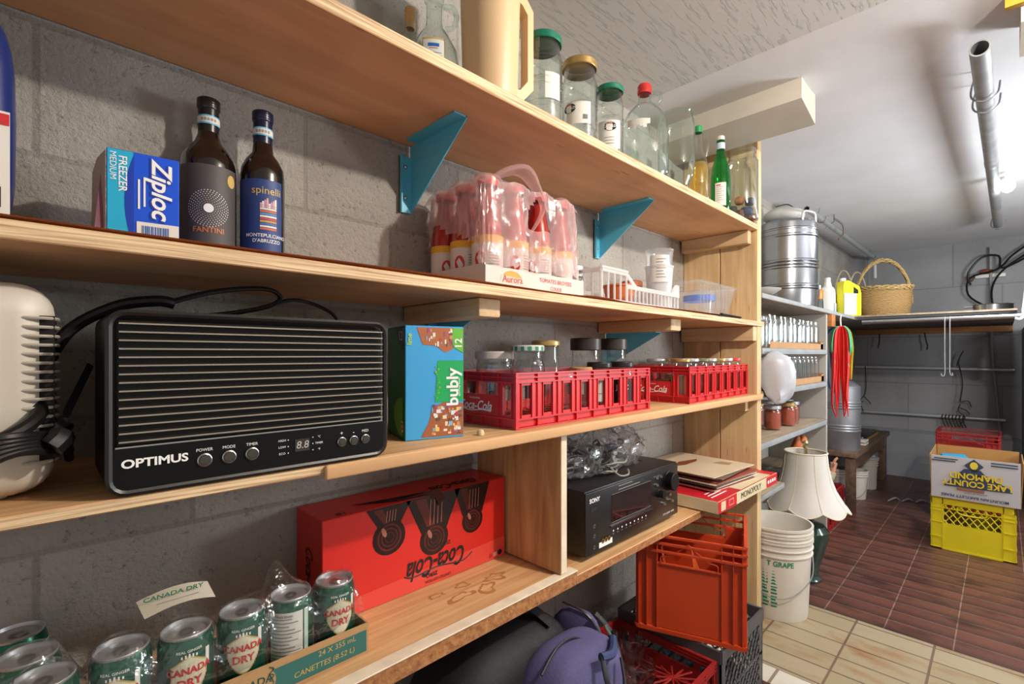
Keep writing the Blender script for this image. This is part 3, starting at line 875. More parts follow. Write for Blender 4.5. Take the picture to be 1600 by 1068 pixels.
TRAYW = pm('white_corrugated_tray', 'cdc7bf', .75)
t = T('cardboard_tray', 'white cardboard tray printed in red under the tomato bottles', 'tray', (.664, .752, S2))
q = B(); w, d, h = .334, .236, .046
q.box(0, 0, 0, w, d, .003, TRAYW); q.box(0, 0, .003, w, .003, h, TRAYW); q.box(0, d - .003, .003, w, d, h, TRAYW); q.box(0, .003, .003, .003, d - .003, h + .004, TRAYW); q.box(w - .003, .003, .003, w, d - .003, h + .004, TRAYW)
q.poly([(.078 + .030 * math.cos(k * .2618), -.0005, .024 + .017 * math.sin(k * .2618)) for k in range(13)], pm('sun_gold', 'c9953a', .6))
q.poly([(.042, -.0007, .016), (.116, -.0007, .013), (.114, -.0007, .026), (.044, -.0007, .029)], pm('banner_cream', 'cfc2b0', .6))
q.text('Aurora', .021, TEXT_RED, (.079, -.0014, .022), X, Z, bold=.004)
q.text('TOMATES BROYÉES', .0135, TEXT_RED, (.225, -.0008, .031), X, Z, sx=1.0); q.text('COULIS', .0125, TEXT_RED, (.225, -.0008, .014), X, Z)
q.build('tray_body', t)
# clouded shrink wrap over the bottles, split open at the front and back
def wrap_sheet(x0, x1, y0, y1, hfun, mat, nx=60, ny=34, hole=None):
    q = B(); g = []
    for j in range(ny + 1):
        row = []
        for i in range(nx + 1):
            x = x0 + (x1 - x0) * i / nx; y = y0 + (y1 - y0) * j / ny
            row.append(q.v((x, y, hfun(x, y))))
        g.append(row)
    for j in range(ny):
        for i in range(nx):
            x = x0 + (x1 - x0) * (i + .5) / nx; y = y0 + (y1 - y0) * (j + .5) / ny
            if hole and hole(x, y):
                continue
            q.f([g[j][i], g[j][i + 1], g[j + 1][i + 1], g[j + 1][i]], mat, True)
    return q
def drape(points, r0, ztop, zlow, floor_):
    def h(x, y):
        v = 0
        for (px, py) in points:
            d = math.hypot(x - px, y - py)
            v = max(v, 1 - max(0, (d - r0)) / .045)
        v = max(v, 0)
        return max(floor_, zlow + (ztop - zlow) * v) + .006 * noise.noise(Vector((x * 28, y * 28, 3)))
    return h
allp = [(x, y) for x in xs for y in ys]
hf = drape(allp, .024, S2 + .250, S2 + .196, S2 + .05)
q = wrap_sheet(.668, .985, .760, .985, hf, FILM_P, hole=lambda x, y: (x - .835) ** 2 / .042 ** 2 + (y - .82) ** 2 / .055 ** 2 < 1 or (x - .90) ** 2 / .02 ** 2 + (y - .79) ** 2 / .025 ** 2 < 1)
# sides of the wrap follow the bottle shoulders down to the tray
def skirt(q, path, mat, out=.0, zb=S2 + .05, torn=None):
    n = 70; rows = 16; pts = smooth_path([Vector(p) for p in path], 14)
    g = []
    for k in range(rows + 1):
        v = k / rows; z = zb + (S2 + .236 - zb) * v
        row = []
        for i, p in enumerate(pts):
            taper = (1 - v) ** .7 * .012
            cx, cy = .827, .868
            d = Vector((p.x - cx, p.y - cy, 0)).normalized()
            wob = .007 * noise.noise(Vector((i * .55, v * 5, 1)))
            row.append(q.v((p.x + d.x * (taper + wob), p.y + d.y * (taper + wob), z + .004 * math.sin(i * .5))))
        g.append(row)
    for k in range(rows):
        for i in range(len(pts) - 1):
            if torn and torn(i / (len(pts) - 1), k / rows):
                continue
            q.f([g[k][i], g[k][i + 1], g[k + 1][i + 1], g[k + 1][i]], mat, True)
skirt(q, [(.695, .975, 0), (.672, .94, 0), (.670, .80, 0), (.688, .762, 0), (.786, .756, 0), (.88, .757, 0), (.965, .760, 0), (.982, .80, 0), (.984, .94, 0)], FILM_P,
      torn=lambda a, v: (a < .32 and v < .55 - 3 * abs(a - .14)) or (.50 < a < .60 and .45 < v < .95 - abs(a - .55) * 6))
q.tube([(.70, .80, S2 + .232), (.74, .775, S2 + .262), (.79, .765, S2 + .276), (.83, .765, S2 + .25), (.85, .758, S2 + .20), (.80, .755, S2 + .13)], [.012, .02, .022, .014, .008, .004], FILM_P, 9, sub=5, flat=.4)
o = q.build('shrink_wrap'); tag(o, 'cloudy torn shrink wrap bunched over the tomato bottles', 'plastic wrap')

# small jar, basket, tubs
jar('glass_jar', 'tiny jar with a silver lid and red contents between tray and basket', (1.085, .85, S2), .105, .024, .021, ALU, .016, stuff=TOM, fillh=.62)
jar('glass_jar', 'second tiny red jar nearly hidden behind the basket end', (1.15, .90, S2), .10, .024, .021, ALU, .014, stuff=TOM, fillh=.62)
t = T('plastic_basket', 'translucent white slatted plastic basket with a tall open end', 'basket', (1.095, .765, S2), R(1))
q = B(); L_, D_ = .458, .17
def slat_side(q, p0, p1, z0, z1, n, m=FROST, w=.0045, th=.0022):
    p0, p1 = Vector(p0), Vector(p1); d = (p1 - p0)
    ln = d.length; d.normalize(); nrm = Vector((-d.y, d.x, 0))
    def bx(a0, a1, za, zb, t_=th):
        A = p0 + d * a0; C = p0 + d * a1
        vs = [q.v((*(A - nrm * t_).xy, za)), q.v((*(C - nrm * t_).xy, za)), q.v((*(C + nrm * t_).xy, za)), q.v((*(A + nrm * t_).xy, za)),
              q.v((*(A - nrm * t_).xy, zb)), q.v((*(C - nrm * t_).xy, zb)), q.v((*(C + nrm * t_).xy, zb)), q.v((*(A + nrm * t_).xy, zb))]
        for idx in ((3, 2, 1, 0), (4, 5, 6, 7), (0, 1, 5, 4), (1, 2, 6, 5), (2, 3, 7, 6), (3, 0, 4, 7)):
            q.f([vs[i] for i in idx], m)
    bx(0, ln, z0, z0 + .014); bx(0, ln, z1 - .012, z1, th * 1.8)
    for k in range(n + 1):
        a = (ln - w) * k / n
        bx(a, a + w, z0 + .014, z1 - .012)
zt = .062
slat_side(q, (.13, 0, 0), (L_, 0, 0), 0, zt, 14); slat_side(q, (L_, 0, 0), (L_, D_, 0), 0, zt, 7); slat_side(q, (0, D_, 0), (L_, D_, 0), 0, zt, 18)
slat_side(q, (0, 0, 0), (.13, 0, 0), 0, .098, 4); slat_side(q, (0, 0, 0), (0, D_, 0), 0, .098, 6)
q.prism([(.13, .098), (.13, .085), (.185, .045), (.185, .062)], -.002, .002, FROST, 'XZ')
q.box(0, 0, 0, L_, D_, .003, FROST); q.box(-.004, -.006, .095, .13, .006, .101, FROST)
q.prism([(L_ - .06, .05), (L_ - .02, .092), (L_ + .004, .092), (L_ + .004, .05)], -.003, .003, FROST, 'XZ')
q.build('basket_body', t)
OR = pm('orange_plastic', 'c25f2c', .45)
t = T('orange_tub', 'shallow orange-brown plastic tub inside the basket', 'tub', (1.318, .852, S2 + .0035))
q = B(); q.lathe([(0, 0), (.036, 0), (.05, .066), (.054, .068), (.054, .073), (.046, .073), (.034, .004)], OR, 28); q.build('bowl', t)
t = T('orange_jar', 'small jar with an orange-brown lid standing behind the orange tub', 'jar', (1.46, .895, S2 + .0035))
q = B(); q.lathe([(0, 0), (.034, .0), (.038, .01), (.038, .08), (.033, .092)], GLASS, 24); q.build('glass_body', t)
q = B(); q.lathe([(.035, .086), (.036, .087), (.036, .103), (.030, .107), (0, .107)], pm('brown_orange_lid', '9e5a34', .45), 24); q.build('lid', t)
t = T('deli_cup_stack', 'tall frosted deli cups nested in one another, printed in grey', 'cups', (1.508, .818, S2 + .0035), face(1.5, .80))
for k in range(2):
    q = B(); q.lathe([(0, .002), (.034, 0), (.0365, .01), (.0455, .145), (.0475, .147), (.0475, .152), (.0445, .152), (.035, .012), (0, .005)], CLEARP if k else FROST, 32); o = q.build('cup', t, (0, 0, k * .055))
    if k:
        q = B(); q.patch(.0455, -.7, .8, .04, .13, pm('label_translucent', 'd6d4d0', .6), n=10)
        for i in range(7): q.patch(.0462, -.2, .5 - (i % 3) * .1, .055 + i * .010, .058 + i * .010, GREY_PRINT, n=5)
        q.build('label', o)
t = T('clear_tub', 'clear rectangular plastic tub beside the shelf end', 'tub', (1.66, .758, S2), R(0))
q = B(); w, d, h = .30, .155, .118; ex = .022
def taper_box(q, x0, y0, x1, y1, z0, z1, ex, m, rim=.006, th=.002):
    lo = [(x0, y0), (x1, y0), (x1, y1), (x0, y1)]; hi = [(x0 - ex, y0 - ex), (x1 + ex, y0 - ex), (x1 + ex, y1 + ex), (x0 - ex, y1 + ex)]
    A = [q.v((*p, z0)) for p in lo]; C = [q.v((*p, z1)) for p in hi]
    q.f(A[::-1], m)
    for i in range(4): q.f([A[i], A[(i + 1) % 4], C[(i + 1) % 4], C[i]], m)
    D = [q.v((p[0] + (-rim if p[0] < (x0 + x1) / 2 else rim), p[1] + (-rim if p[1] < (y0 + y1) / 2 else rim), z1)) for p in hi]
    E_ = [q.v((p.co.x, p.co.y, z1 - .008)) for p in D]
    for i in range(4):
        q.f([C[i], C[(i + 1) % 4], D[(i + 1) % 4], D[i]], m); q.f([D[i], D[(i + 1) % 4], E_[(i + 1) % 4], E_[i]], m)
taper_box(q, 0, 0, w - .03, d, 0, h, ex, CLEARP)
for k in range(9): q.box(.01 + k * .028, -.012, .03, .012 + k * .028, -.010, h - .01, CLEARP)
q.build('tub_body', t)
t = T('round_food_box', 'clear round food container with a blue band inside the rectangular tub', 'food container', (1.86, .838, S2 + .004))
q = B(); q.lathe([(0, 0), (.050, 0), (.057, .062)], CLEARP, 32); q.build('bowl', t)
q = B(); q.lathe([(.059, .062), (.0605, .063), (.0605, .084), (.057, .085)], pm('blue_band', '1c63cf', .35), 32); q.build('blue_band', t)
q = B(); q.lathe([(.059, .085), (.059, .098), (.050, .102), (0, .100)], CLEARP, 32); q.build('lid', t)
t = T('black_tray', 'flat black plastic tray sticking out under the clear tub', 'tray', (1.70, .722, 1.2360), R(4))
q = B(); q.box(0, -.03, .0, .21, .03, .004, BLACK, bev=.0015); q.box(.02, -.034, .004, .235, -.022, .010, BLACK, bev=.002); q.box(.215, -.03, .002, .24, .04, .009, BLACK, bev=.002); q.build('tray_body', t)

# ================================================================ THIRD SHELF
S3 = .9385
# pale heater at the left edge
OFFW = pm('off_white_plastic', 'cfc6b8', .45)
t = T('white_fan_heater', 'rounded off-white heater with a curved wire guard, cut off at the left edge', 'heater', (-.112, .832, S3))
q = B(); q.box(-.128, -.085, .004, .128, .085, .242, OFFW, bev=.034, seg=6)
q.box(-.11, -.05, 0, .09, .05, .02, OFFW, bev=.004); q.build('housing', t)
q = B()
for k in range(17):
    z = .042 + k * .0100
    q.tube([(.096, -.0805, z), (.108, -.084, z), (.122, -.080, z), (.1305, -.062, z), (.1305, -.01, z), (.130, .05, z)], .0019, pm('guard_wire', 'b5ada0', .4), 6, sub=3)
q.box(.104, -.0775, .040, .1275, .05, .205, DARK); q.build('wire_guard', t)
# black heater
t = T('black_heater', 'black rectangular space heater with horizontal louvres and push buttons', 'heater', (.055, .70, S3))
q = B(); W, D, Hh = .347, .145, .212
q.box(0, .002, .004, W, D, Hh, BLACK, bev=.016, seg=4)
q.box(.03, .02, 0, .06, .11, .01, BLACK_M); q.box(W - .06, .02, 0, W - .03, .11, .01, BLACK_M)
q.build('housing', t)
q = B(); q.box(.010, -.0012, .058, W - .008, .004, Hh - .012, DARK); q.build('louvre_recess', t)
SLAT = pm('louvre_edge', '1c1a18', .5); LIPM = pm('louvre_lip', '8d8478', .45, .2)
q = B()
nS = 15
for k in range(nS):
    z = .062 + k * (Hh - .012 - .066) / (nS - 1)
    q.prism([(-.0075, z), (-.0075, z + .0011), (-.0012, z + .0042), (-.0012, z + .0028)], .011, W - .009, SLAT, 'YZ')
    q.box(.011, -.0082, z - .0003, W - .009, -.0075, z + .0015, LIPM)
q.build('louvres', t)
q = B()
fr = pm('heater_frame', '1a1917', .4)
path = [(a + rr_ * math.cos(R(g_ + k * 22.5)), -.0035, c + rr_ * math.sin(R(g_ + k * 22.5))) for (a, c, g_) in ((W - .019, Hh - .019, 0), (.019, Hh - .019, 90), (.019, .021, 180), (W - .019, .021, 270)) for k in range(5) for rr_ in (.0165,)]
q.tube(path, .0038, fr, 6, closed=True); q.build('front_frame', t)
q = B(); q.prism([(.006, .056), (.006, .020), (.009, .012), (.018, .006), (W - .018, .006), (W - .009, .012), (W - .006, .020), (W - .006, .056)], -.0055, .003, pm('gloss_panel', '0b0a0b', .4, spec=.2))
q.box(.008, -.006, .0555, W - .008, -.0045, .0572, SILVER)
q.text('OPTIMUS', .0135, TEXT_WHT, (.045, -.0062, .037), X, Z, bold=.03, sx=1.15)
for x_, s_ in ((.094, 'POWER'), (.121, 'MODE'), (.148, 'TIMER')): q.text(s_, .0052, TEXT_WHT, (x_, -.0062, .0435), X, Z)
for z_, s_ in ((.043, 'HIGH'), (.034, 'LOW'), (.025, 'ECO')):
    q.text(s_, .0042, TEXT_WHT, (.186, -.0062, z_), X, Z); q.disc((.194, -.0062, z_), X, Z, .0008, TEXT_WHT, 8)
for z_, s_ in ((.043, '°C'), (.034, 'TIMER'), (.025, '°F')):
    q.text(s_, .0042, TEXT_WHT, (.237, -.0062, z_), X, Z); q.disc((.228, -.0062, z_), X, Z, .0008, TEXT_WHT, 8)
for x_, s_ in ((.271, '+'), (.290, '-'), (.309, 'MED')): q.text(s_, .0055 if s_ == 'MED' else .009, TEXT_WHT, (x_, -.0062, .0435), X, Z)
q.build('control_panel', t)
q = B(); q.box(.203, -.0065, .0255, .223, -.0056, .0425, pm('display_grey', '2f2c2a', .3)); q.text('8.8', .0145, pm('display_digit', 'b8b4a8', .4), (.213, -.0068, .034), X, Z, shear=.15); q.build('display', t)
for x_ in (.094, .121, .148, .271, .290, .309):
    q = B(); rr = .0082 if x_ < .2 else .007
    M_ = Matrix.Translation((x_, -.0055, .031)) @ Matrix.Rotation(R(90), 4, 'X'); q.M = M_
    q.lathe([(rr, 0), (rr, .0022), (rr * .86, .0028), (rr * .82, .0018), (rr * .3, .0018), (0, .0018)], SILVER, 20); q.lathe([(rr * .8, .0019), (rr * .7, .0032), (0, .0036)], pm('button_dark', '4a4742', .3, .5), 20)
    q.build('button', t)
# cables
CAB = pm('black_cable', '141212', .42, spec=.3)
q = B(); q.tube([(-.12, .69, 1.00), (-.05, .70, 1.005), (.0, .74, 1.03), (.005, .80, 1.075), (.03, .83, 1.13), (.075, .82, 1.163), (.115, .80, 1.172), (.135, .80, 1.170)], .0075, CAB, 10, sub=6)
q.tube([(.130, .80, 1.171), (.18, .81, 1.190), (.235, .83, 1.203), (.275, .84, 1.205), (.292, .85, 1.193), (.27, .85, 1.178), (.22, .85, 1.165), (.18, .85, 1.158)], .0038, CAB, 8, sub=8)
q.tube([(.20, .86, 1.158), (.26, .86, 1.175), (.31, .86, 1.193), (.35, .87, 1.192), (.385, .86, 1.175), (.40, .86, 1.15), (.41, .87, 1.10), (.42, .87, 1.0), (.41, .87, .945)], .0032, CAB, 8, sub=8)
o = q.build('power_cable'); tag(o, 'thick black power cable looped over the top of the black heater', 'cable')
q = B()
for k in range(5):
    q.tube([(-.16, .690 + k * .004, .975 + k * .008), (-.06, .692 + k * .003, .985 + k * .007), (-.015, .705, 1.00 + k * .004), (.012, .73 + k * .004, .995 + k * .004), (.025, .775, .99 + k * .006), (.03, .82, .97 + k * .01)], .0048, CAB, 8, sub=5)
q.tube([(.012, .72, 1.0), (.017, .722, 1.005), (.020, .73, 1.010)], .0125, CAB, 8)
q.poly([(.008, .715, 1.006), (.016, .715, 1.004), (.052, .80, 1.085), (.046, .80, 1.09)], CAB)
o = q.build('cable_bundle'); tag(o, 'bundle of tied black leads between the white and black heaters', 'cable')

# soda water carton
t = T('sparkling_water_carton', 'green and blue carton of canned sparkling water with colourful town artwork', 'carton', (.489, .779, S3), R(-15))
GRN = pm('carton_green', '187a3c', .4); LIME = pm('carton_lime', '66b53a', .4); SKY = pm('carton_sky', '3fa0da', .4); MINT = pm('carton_mint', '1aa35a', .4)
q = B(); W, D, Hh = .118, .12, .216
q.box(0, 0, 0, W, D, Hh, SKY, bev=.0012, seg=1, mats={'left': GRN, 'top': SKY})
def FP(pts, m, off=.0006): q.poly([(a, -off, c) for a, c in pts], m)
FP([(.058, .07), (.117, .07), (.117, .15), (.064, .15)], MINT)
FP([(.096, .213), (.092, .195), (.097, .175), (.117, .165), (.117, .213)], LIME, .0009)
FP([(.022, .213), (.095, .213), (.095, .172), (.080, .165), (.060, .178), (.034, .180)], pm('art_brick', 'a8613a', .5))
rr = random.Random(4)
cols = ['c98f5a', 'e6d3b0', 'b2452f', '7fb0cf', 'f0c060', '6a4a38', 'd8e2e6', 'a04878', 'e8e0d0']
for k in range(46):
    x_ = rr.uniform(.026, .108); z_ = rr.uniform(.172, .208)
    if z_ < .176 + max(0, (.05 - x_)) : continue
    w_ = rr.uniform(.002, .006); h_ = rr.uniform(.003, .010); x_ = min(x_, .094 - w_)
    FP([(x_, z_), (x_ + w_, z_), (x_ + w_, min(.212, z_ + h_)), (x_, min(.212, z_ + h_))], pm('art_' + cols[k % 9], cols[k % 9], .5), .0010 + k * .00001)
FP([(.030, .004), (.117, .004), (.117, .066), (.074, .070), (.052, .055), (.045, .030)], pm('art_low', '9c5a34', .5))
for k in range(70):
    x_ = rr.uniform(.050, .108); z_ = rr.uniform(.006, .058); w_ = rr.uniform(.002, .009); h_ = rr.uniform(.002, .009)
    FP([(x_, z_), (x_ + w_, z_), (x_ + w_, z_ + h_), (x_, z_ + h_)], pm('art_' + cols[k % 9], cols[k % 9], .5), .0010 + k * .00001)
for k in range(14):
    q.disc((.062 + rr.uniform(-.006, .006), -.0014, .078 + k * .005), X, Z, rr.uniform(.0012, .003), LIME, 10)
q.text('bubly', .034, TEXT_WHT, (.095, -.0016, .098), Z, Vector((-1, 0, 0)), bold=.025)
q.text('sparkling water', .006, TEXT_WHT, (.108, -.0016, .098), Z, Vector((-1, 0, 0)))
q.text('12', .021, TEXT_WHT, (.107, -.0018, .183), Z, Vector((-1, 0, 0)), bold=.02)
q.text('lime', .013, pm('lime_print', 'b4dc4a', .5), (.008, -.0016, .190), Z, Vector((-1, 0, 0)), bold=.015)
lr = Vector((0, -1, 0))
def LP(pts, m, off=.0006): q.poly([(-off, a, c) for a, c in pts][::-1], m)
LP([(.001, .170), (.001, .214), (.06, .214), (.045, .185), (.02, .170)], pm('carton_dark', '1d4a2e', .4))
q.text('12', .026, TEXT_WHT, (-.0012, .026, .196), lr, Z, bold=.005); q.text('CANS', .008, TEXT_WHT, (-.0012, .008, .200), Z, Vector((0, 1, 0)))
q.poly([(-.0012, .02 + .05 * math.cos(k * .35), .045 + .035 * math.sin(k * .35)) for k in range(18) if .02 + .05 * math.cos(k * .35) > .001], LIME)
q.decal((-.0016, .012, .026), lr, Z, .012, .020, WHITE_PAPER); q.decal((-.0019, .012, .026), lr, Z, .009, .014, TEXT_RED); q.text('8', .010, TEXT_WHT, (-.0022, .012, .026), lr, Z)
q.text('12 x 355 mL', .007, TEXT_WHT, (-.0014, .03, .010), lr, Z)
q.build('carton_body', t)
q = B(); q.lathe([(0, 0), (.007, 0), (.008, .004), (.006, .010), (0, .012)], pm('pale_wood', 'd8bd93', .7), 12); 
o = q.build('wooden_plug', None, (.6355, .735, S3)); tag(o, 'small pale wooden plug lying by the green carton', 'plug')

# red soda crates
def soda_crate(name, label, loc, rz, L_, D_, H_, mat=RED_CRATE, bays=8, text=True, group=None):
    t = T(name, label, 'crate', loc, rz, group)
    q = B(); th = .004
    def side(p0, d, n_out, ln, nb, solid=None):
        p0, d, n_out = Vector(p0), Vector(d), Vector(n_out)
        def bx(a0, a1, z0, z1, t0=0., t1=th, m=mat):
            A = [p0 + d * a0 - n_out * t0, p0 + d * a1 - n_out * t0, p0 + d * a1 - n_out * t1, p0 + d * a0 - n_out * t1]
            vs = [q.v((p.x, p.y, z0)) for p in A] + [q.v((p.x, p.y, z1)) for p in A]
            for idx in ((3, 2, 1, 0), (4, 5, 6, 7), (0, 1, 5, 4), (1, 2, 6, 5), (2, 3, 7, 6), (3, 0, 4, 7)):
                q.f([vs[i] for i in idx], m)
        bx(0, ln, .004, .022, .006, .010); bx(0, ln, 0, .003, 0, .012); bx(0, ln, .020, .0235, -.001, .012)        # foot rails
        bx(0, ln, H_ - .022, H_, .005, .009)
        for z in (H_ - .003, H_ - .012, H_ - .0225): bx(0, ln, z, z + .0028, -.001, .010)
        step = ln / nb
        for k in range(nb + 1):
            a = min(max(step * k, .001), ln - .003)
            bx(a - .001, a + .0015, 0, .0235, -.0005, .008); bx(a - .001, a + .0015, H_ - .0225, H_, -.0005, .008)
        for k in range(nb):
            a = step * k
            if solid and solid[0] <= k < solid[1]:
                if solid[2] != 'open':
                    bx(a, a + step, .0235, H_ * .58, .004, .008)
                continue
            wv = step * .27
            bx(a, a + wv, .0235, H_ - .022, .003, .007); bx(a + step - wv, a + step, .0235, H_ - .022, .003, .007)
            bx(a, a + .0015, .0235, H_ - .022, -.0005, .006); bx(a + step - .0015, a + step, .0235, H_ - .022, -.0005, .006)
            bx(a + wv - .0015, a + wv, .0235, H_ - .022, .000, .006); bx(a + step - wv, a + step - wv + .0015, .0235, H_ - .022, .000, .006)
            # rounded window heads
            for zz in (H_ - .028, .0235): bx(a + wv, a + step - wv, zz, zz + .006, .003, .007)
    side((0, 0, 0), (1, 0, 0), (0, -1, 0), L_, bays)
    side((0, D_, 0), (1, 0, 0), (0, 1, 0), L_, bays)
    side((0, 0, 0), (0, 1, 0), (-1, 0, 0), D_, 5, (1, 4, 'panel'))
    side((L_, 0, 0), (0, 1, 0), (1, 0, 0), D_, 5, (1, 4, 'panel'))
    for k in range(1, 12): q.box(L_ * k / 12 - .0015, .006, .002, L_ * k / 12 + .0015, D_ - .006, .006, mat)
    for k in range(1, 7): q.box(.006, D_ * k / 7 - .0015, .002, L_ - .006, D_ * k / 7 + .0015, .006, mat)
    q.build('crate_body', t)
    if text:
        q = B()
        for dx, rt in ((.0032, (0, -1, 0)),):
            q.text('Coca-Cola', .030, TEXT_WHT, (dx, D_ * .5, H_ * .36), rt, Z, shear=.35, bold=.012, sx=.88)
            q.text('TRADE-MARK', .006, TEXT_WHT, (dx, D_ * .5, H_ * .50), rt, Z)
            q.tube([(dx + .0005, D_ * .68, H_ * .30), (dx + .0002, D_ * .55, H_ * .26), (dx + .0002, D_ * .4, H_ * .29), (dx + .0005, D_ * .3, H_ * .27)], .0012, TEXT_WHT, 5, sub=4)
        q.build('white_lettering', t)
    return t
c1 = soda_crate('soda_crate', 'red plastic soda crate full of jars next to the green carton', (.728, .727, S3), R(.7), .570, .275, .122)
c2 = dup(c1, (1.515, .714, S3), R(2.0), 'red plastic soda crate of small jars against the end panel')
ZC = S3 + .007
# jars in the first crate
FOILW = pm('white_worn_lid', 'cfc6bc', .5, var=.08)
jar('glass_jar', 'squat jar with a worn white lid at the left end of the first red crate', (.812, .885, ZC), .158, .046, .044, FOILW, .018, hs=.80, hn=.88)
t = jar('glass_jar', 'clear jar with a green-and-white checked lid, front left of the first red crate', (.832, .79, ZC), .172, .040, .034, pm('plaid_white', 'c9cdc6', .4), .013, hs=.72, hn=.84, lidmark=pm('plaid_green', '2f8a66', .4), rz=face(.83, .79))
jar('glass_jar', 'taller jar with a dull gold lid behind the checked-lid jar', (.935, .825, ZC), .186, .038, .032, GOLD, .013, hs=.58, hn=.80)
LIDB = pm('dark_brown_lid', '2c221f', .4)
jar('glass_jar', 'clear jar with a tall dark brown lid, left of the matching pair', (1.125, .84, ZC), .197, .040, .039, LIDB, .034, hs=.72, hn=.80)
jar('glass_jar', 'clear jar with a tall dark brown lid, right of the matching pair', (1.262, .84, ZC), .199, .040, .039, LIDB, .034, hs=.72, hn=.80)
LIDK = pm('black_lid', '1b1a1c', .35)
t = jar('glass_jar', 'small jar with a patterned tan lid in the middle of the first crate', (1.005, .765, ZC), .118, .027, .024, CARD, .012)
t = jar('glass_jar', 'small dark-lidded jar with a cream label near the middle of the first crate', (1.085, .765, ZC), .130, .030, .028, LIDK, .014, rz=face(1.08, .765)); put_label(t, lambda q: (q.patch(.0306, -.5, .5, .03, .09, WHITE_PAPER), q.patch(.031, -.3, .3, .05, .052, GREY_PRINT, n=3)))
t = jar('glass_jar', 'small jar with black label and yellow flash, right end of the first red crate', (1.198, .768, ZC), .130, .032, .030, LIDK, .014, rz=face(1.2, .768))
put_label(t, lambda q: (q.patch(.0326, -.9, .9, .015, .085, TEXT_BLK), q.patch(.033, -.5, .1, .085, .10, YELLOW, n=4), q.wtext('JK.C', .02, TEXT_WHT, .0334, .1, .062, bold=.01), q.patch(.0334, -.3, .5, .045, .047, TEXT_WHT, n=3)))
jar('glass_jar', 'upturned-looking clear jar seen through the corner window of the first crate', (.765, .80, ZC), .10, .026, .023, ALU, .01)
jar('glass_jar', 'small clear jar glimpsed through the front bars of the first crate, beside the tan-lidded jar', (.925, .762, ZC), .105, .027, .024, ALU, .01)
# jars in the second crate
lids2 = [(GOLD, 'gold'), (ALU, 'silver'), (pm('lid_olive', '6a6a4a', .4), 'olive'), (ALU, 'bright silver'), (GOLD, 'dull gold'), (ALU, 'plain silver'), (RED_LID, 'red')]
posn = ['leftmost', 'second', 'third', 'fourth', 'fifth', 'sixth', 'rightmost']
base2 = {}
for k, xx in enumerate((1.555, 1.63, 1.705, 1.78, 1.855, 1.93, 2.00)):
    lm, ln_ = lids2[k]
    lb = 'small jar with a %s lid, %s along the front of the second red crate' % (ln_, posn[k])
    if lm.name in base2:
        dup(base2[lm.name], (xx, .765 + .005 * (k % 2), ZC), 0, lb)
    else:
        base2[lm.name] = jar('glass_jar', lb, (xx, .765 + .005 * (k % 2), ZC), .136, .031, .028, lm, .010, group='jars in the second red crate', stuff=(CARD if k == 0 else None))
for k, xx in enumerate((1.59, 1.70, 1.82, 1.93)):
    dup(base2['gold_lid'] if k % 2 else base2['aluminium_lid'], (xx, .875, ZC + .0), 0, 'small lidded jar in the back row of the second red crate, %s from the left' % ('first', 'second', 'third', 'fourth')[k])
q = B(); q.box(0, 0, 0, .05, .002, .07, CARD, bev=.0005, seg=1); q.box(0, 0, 0, .002, .05, .07, CARD)
o = q.build('cardboard_piece', None, (1.545, .8, ZC), R(10)); tag(o, 'scrap of brown card stuck in the corner of the second red crate', 'cardboard')

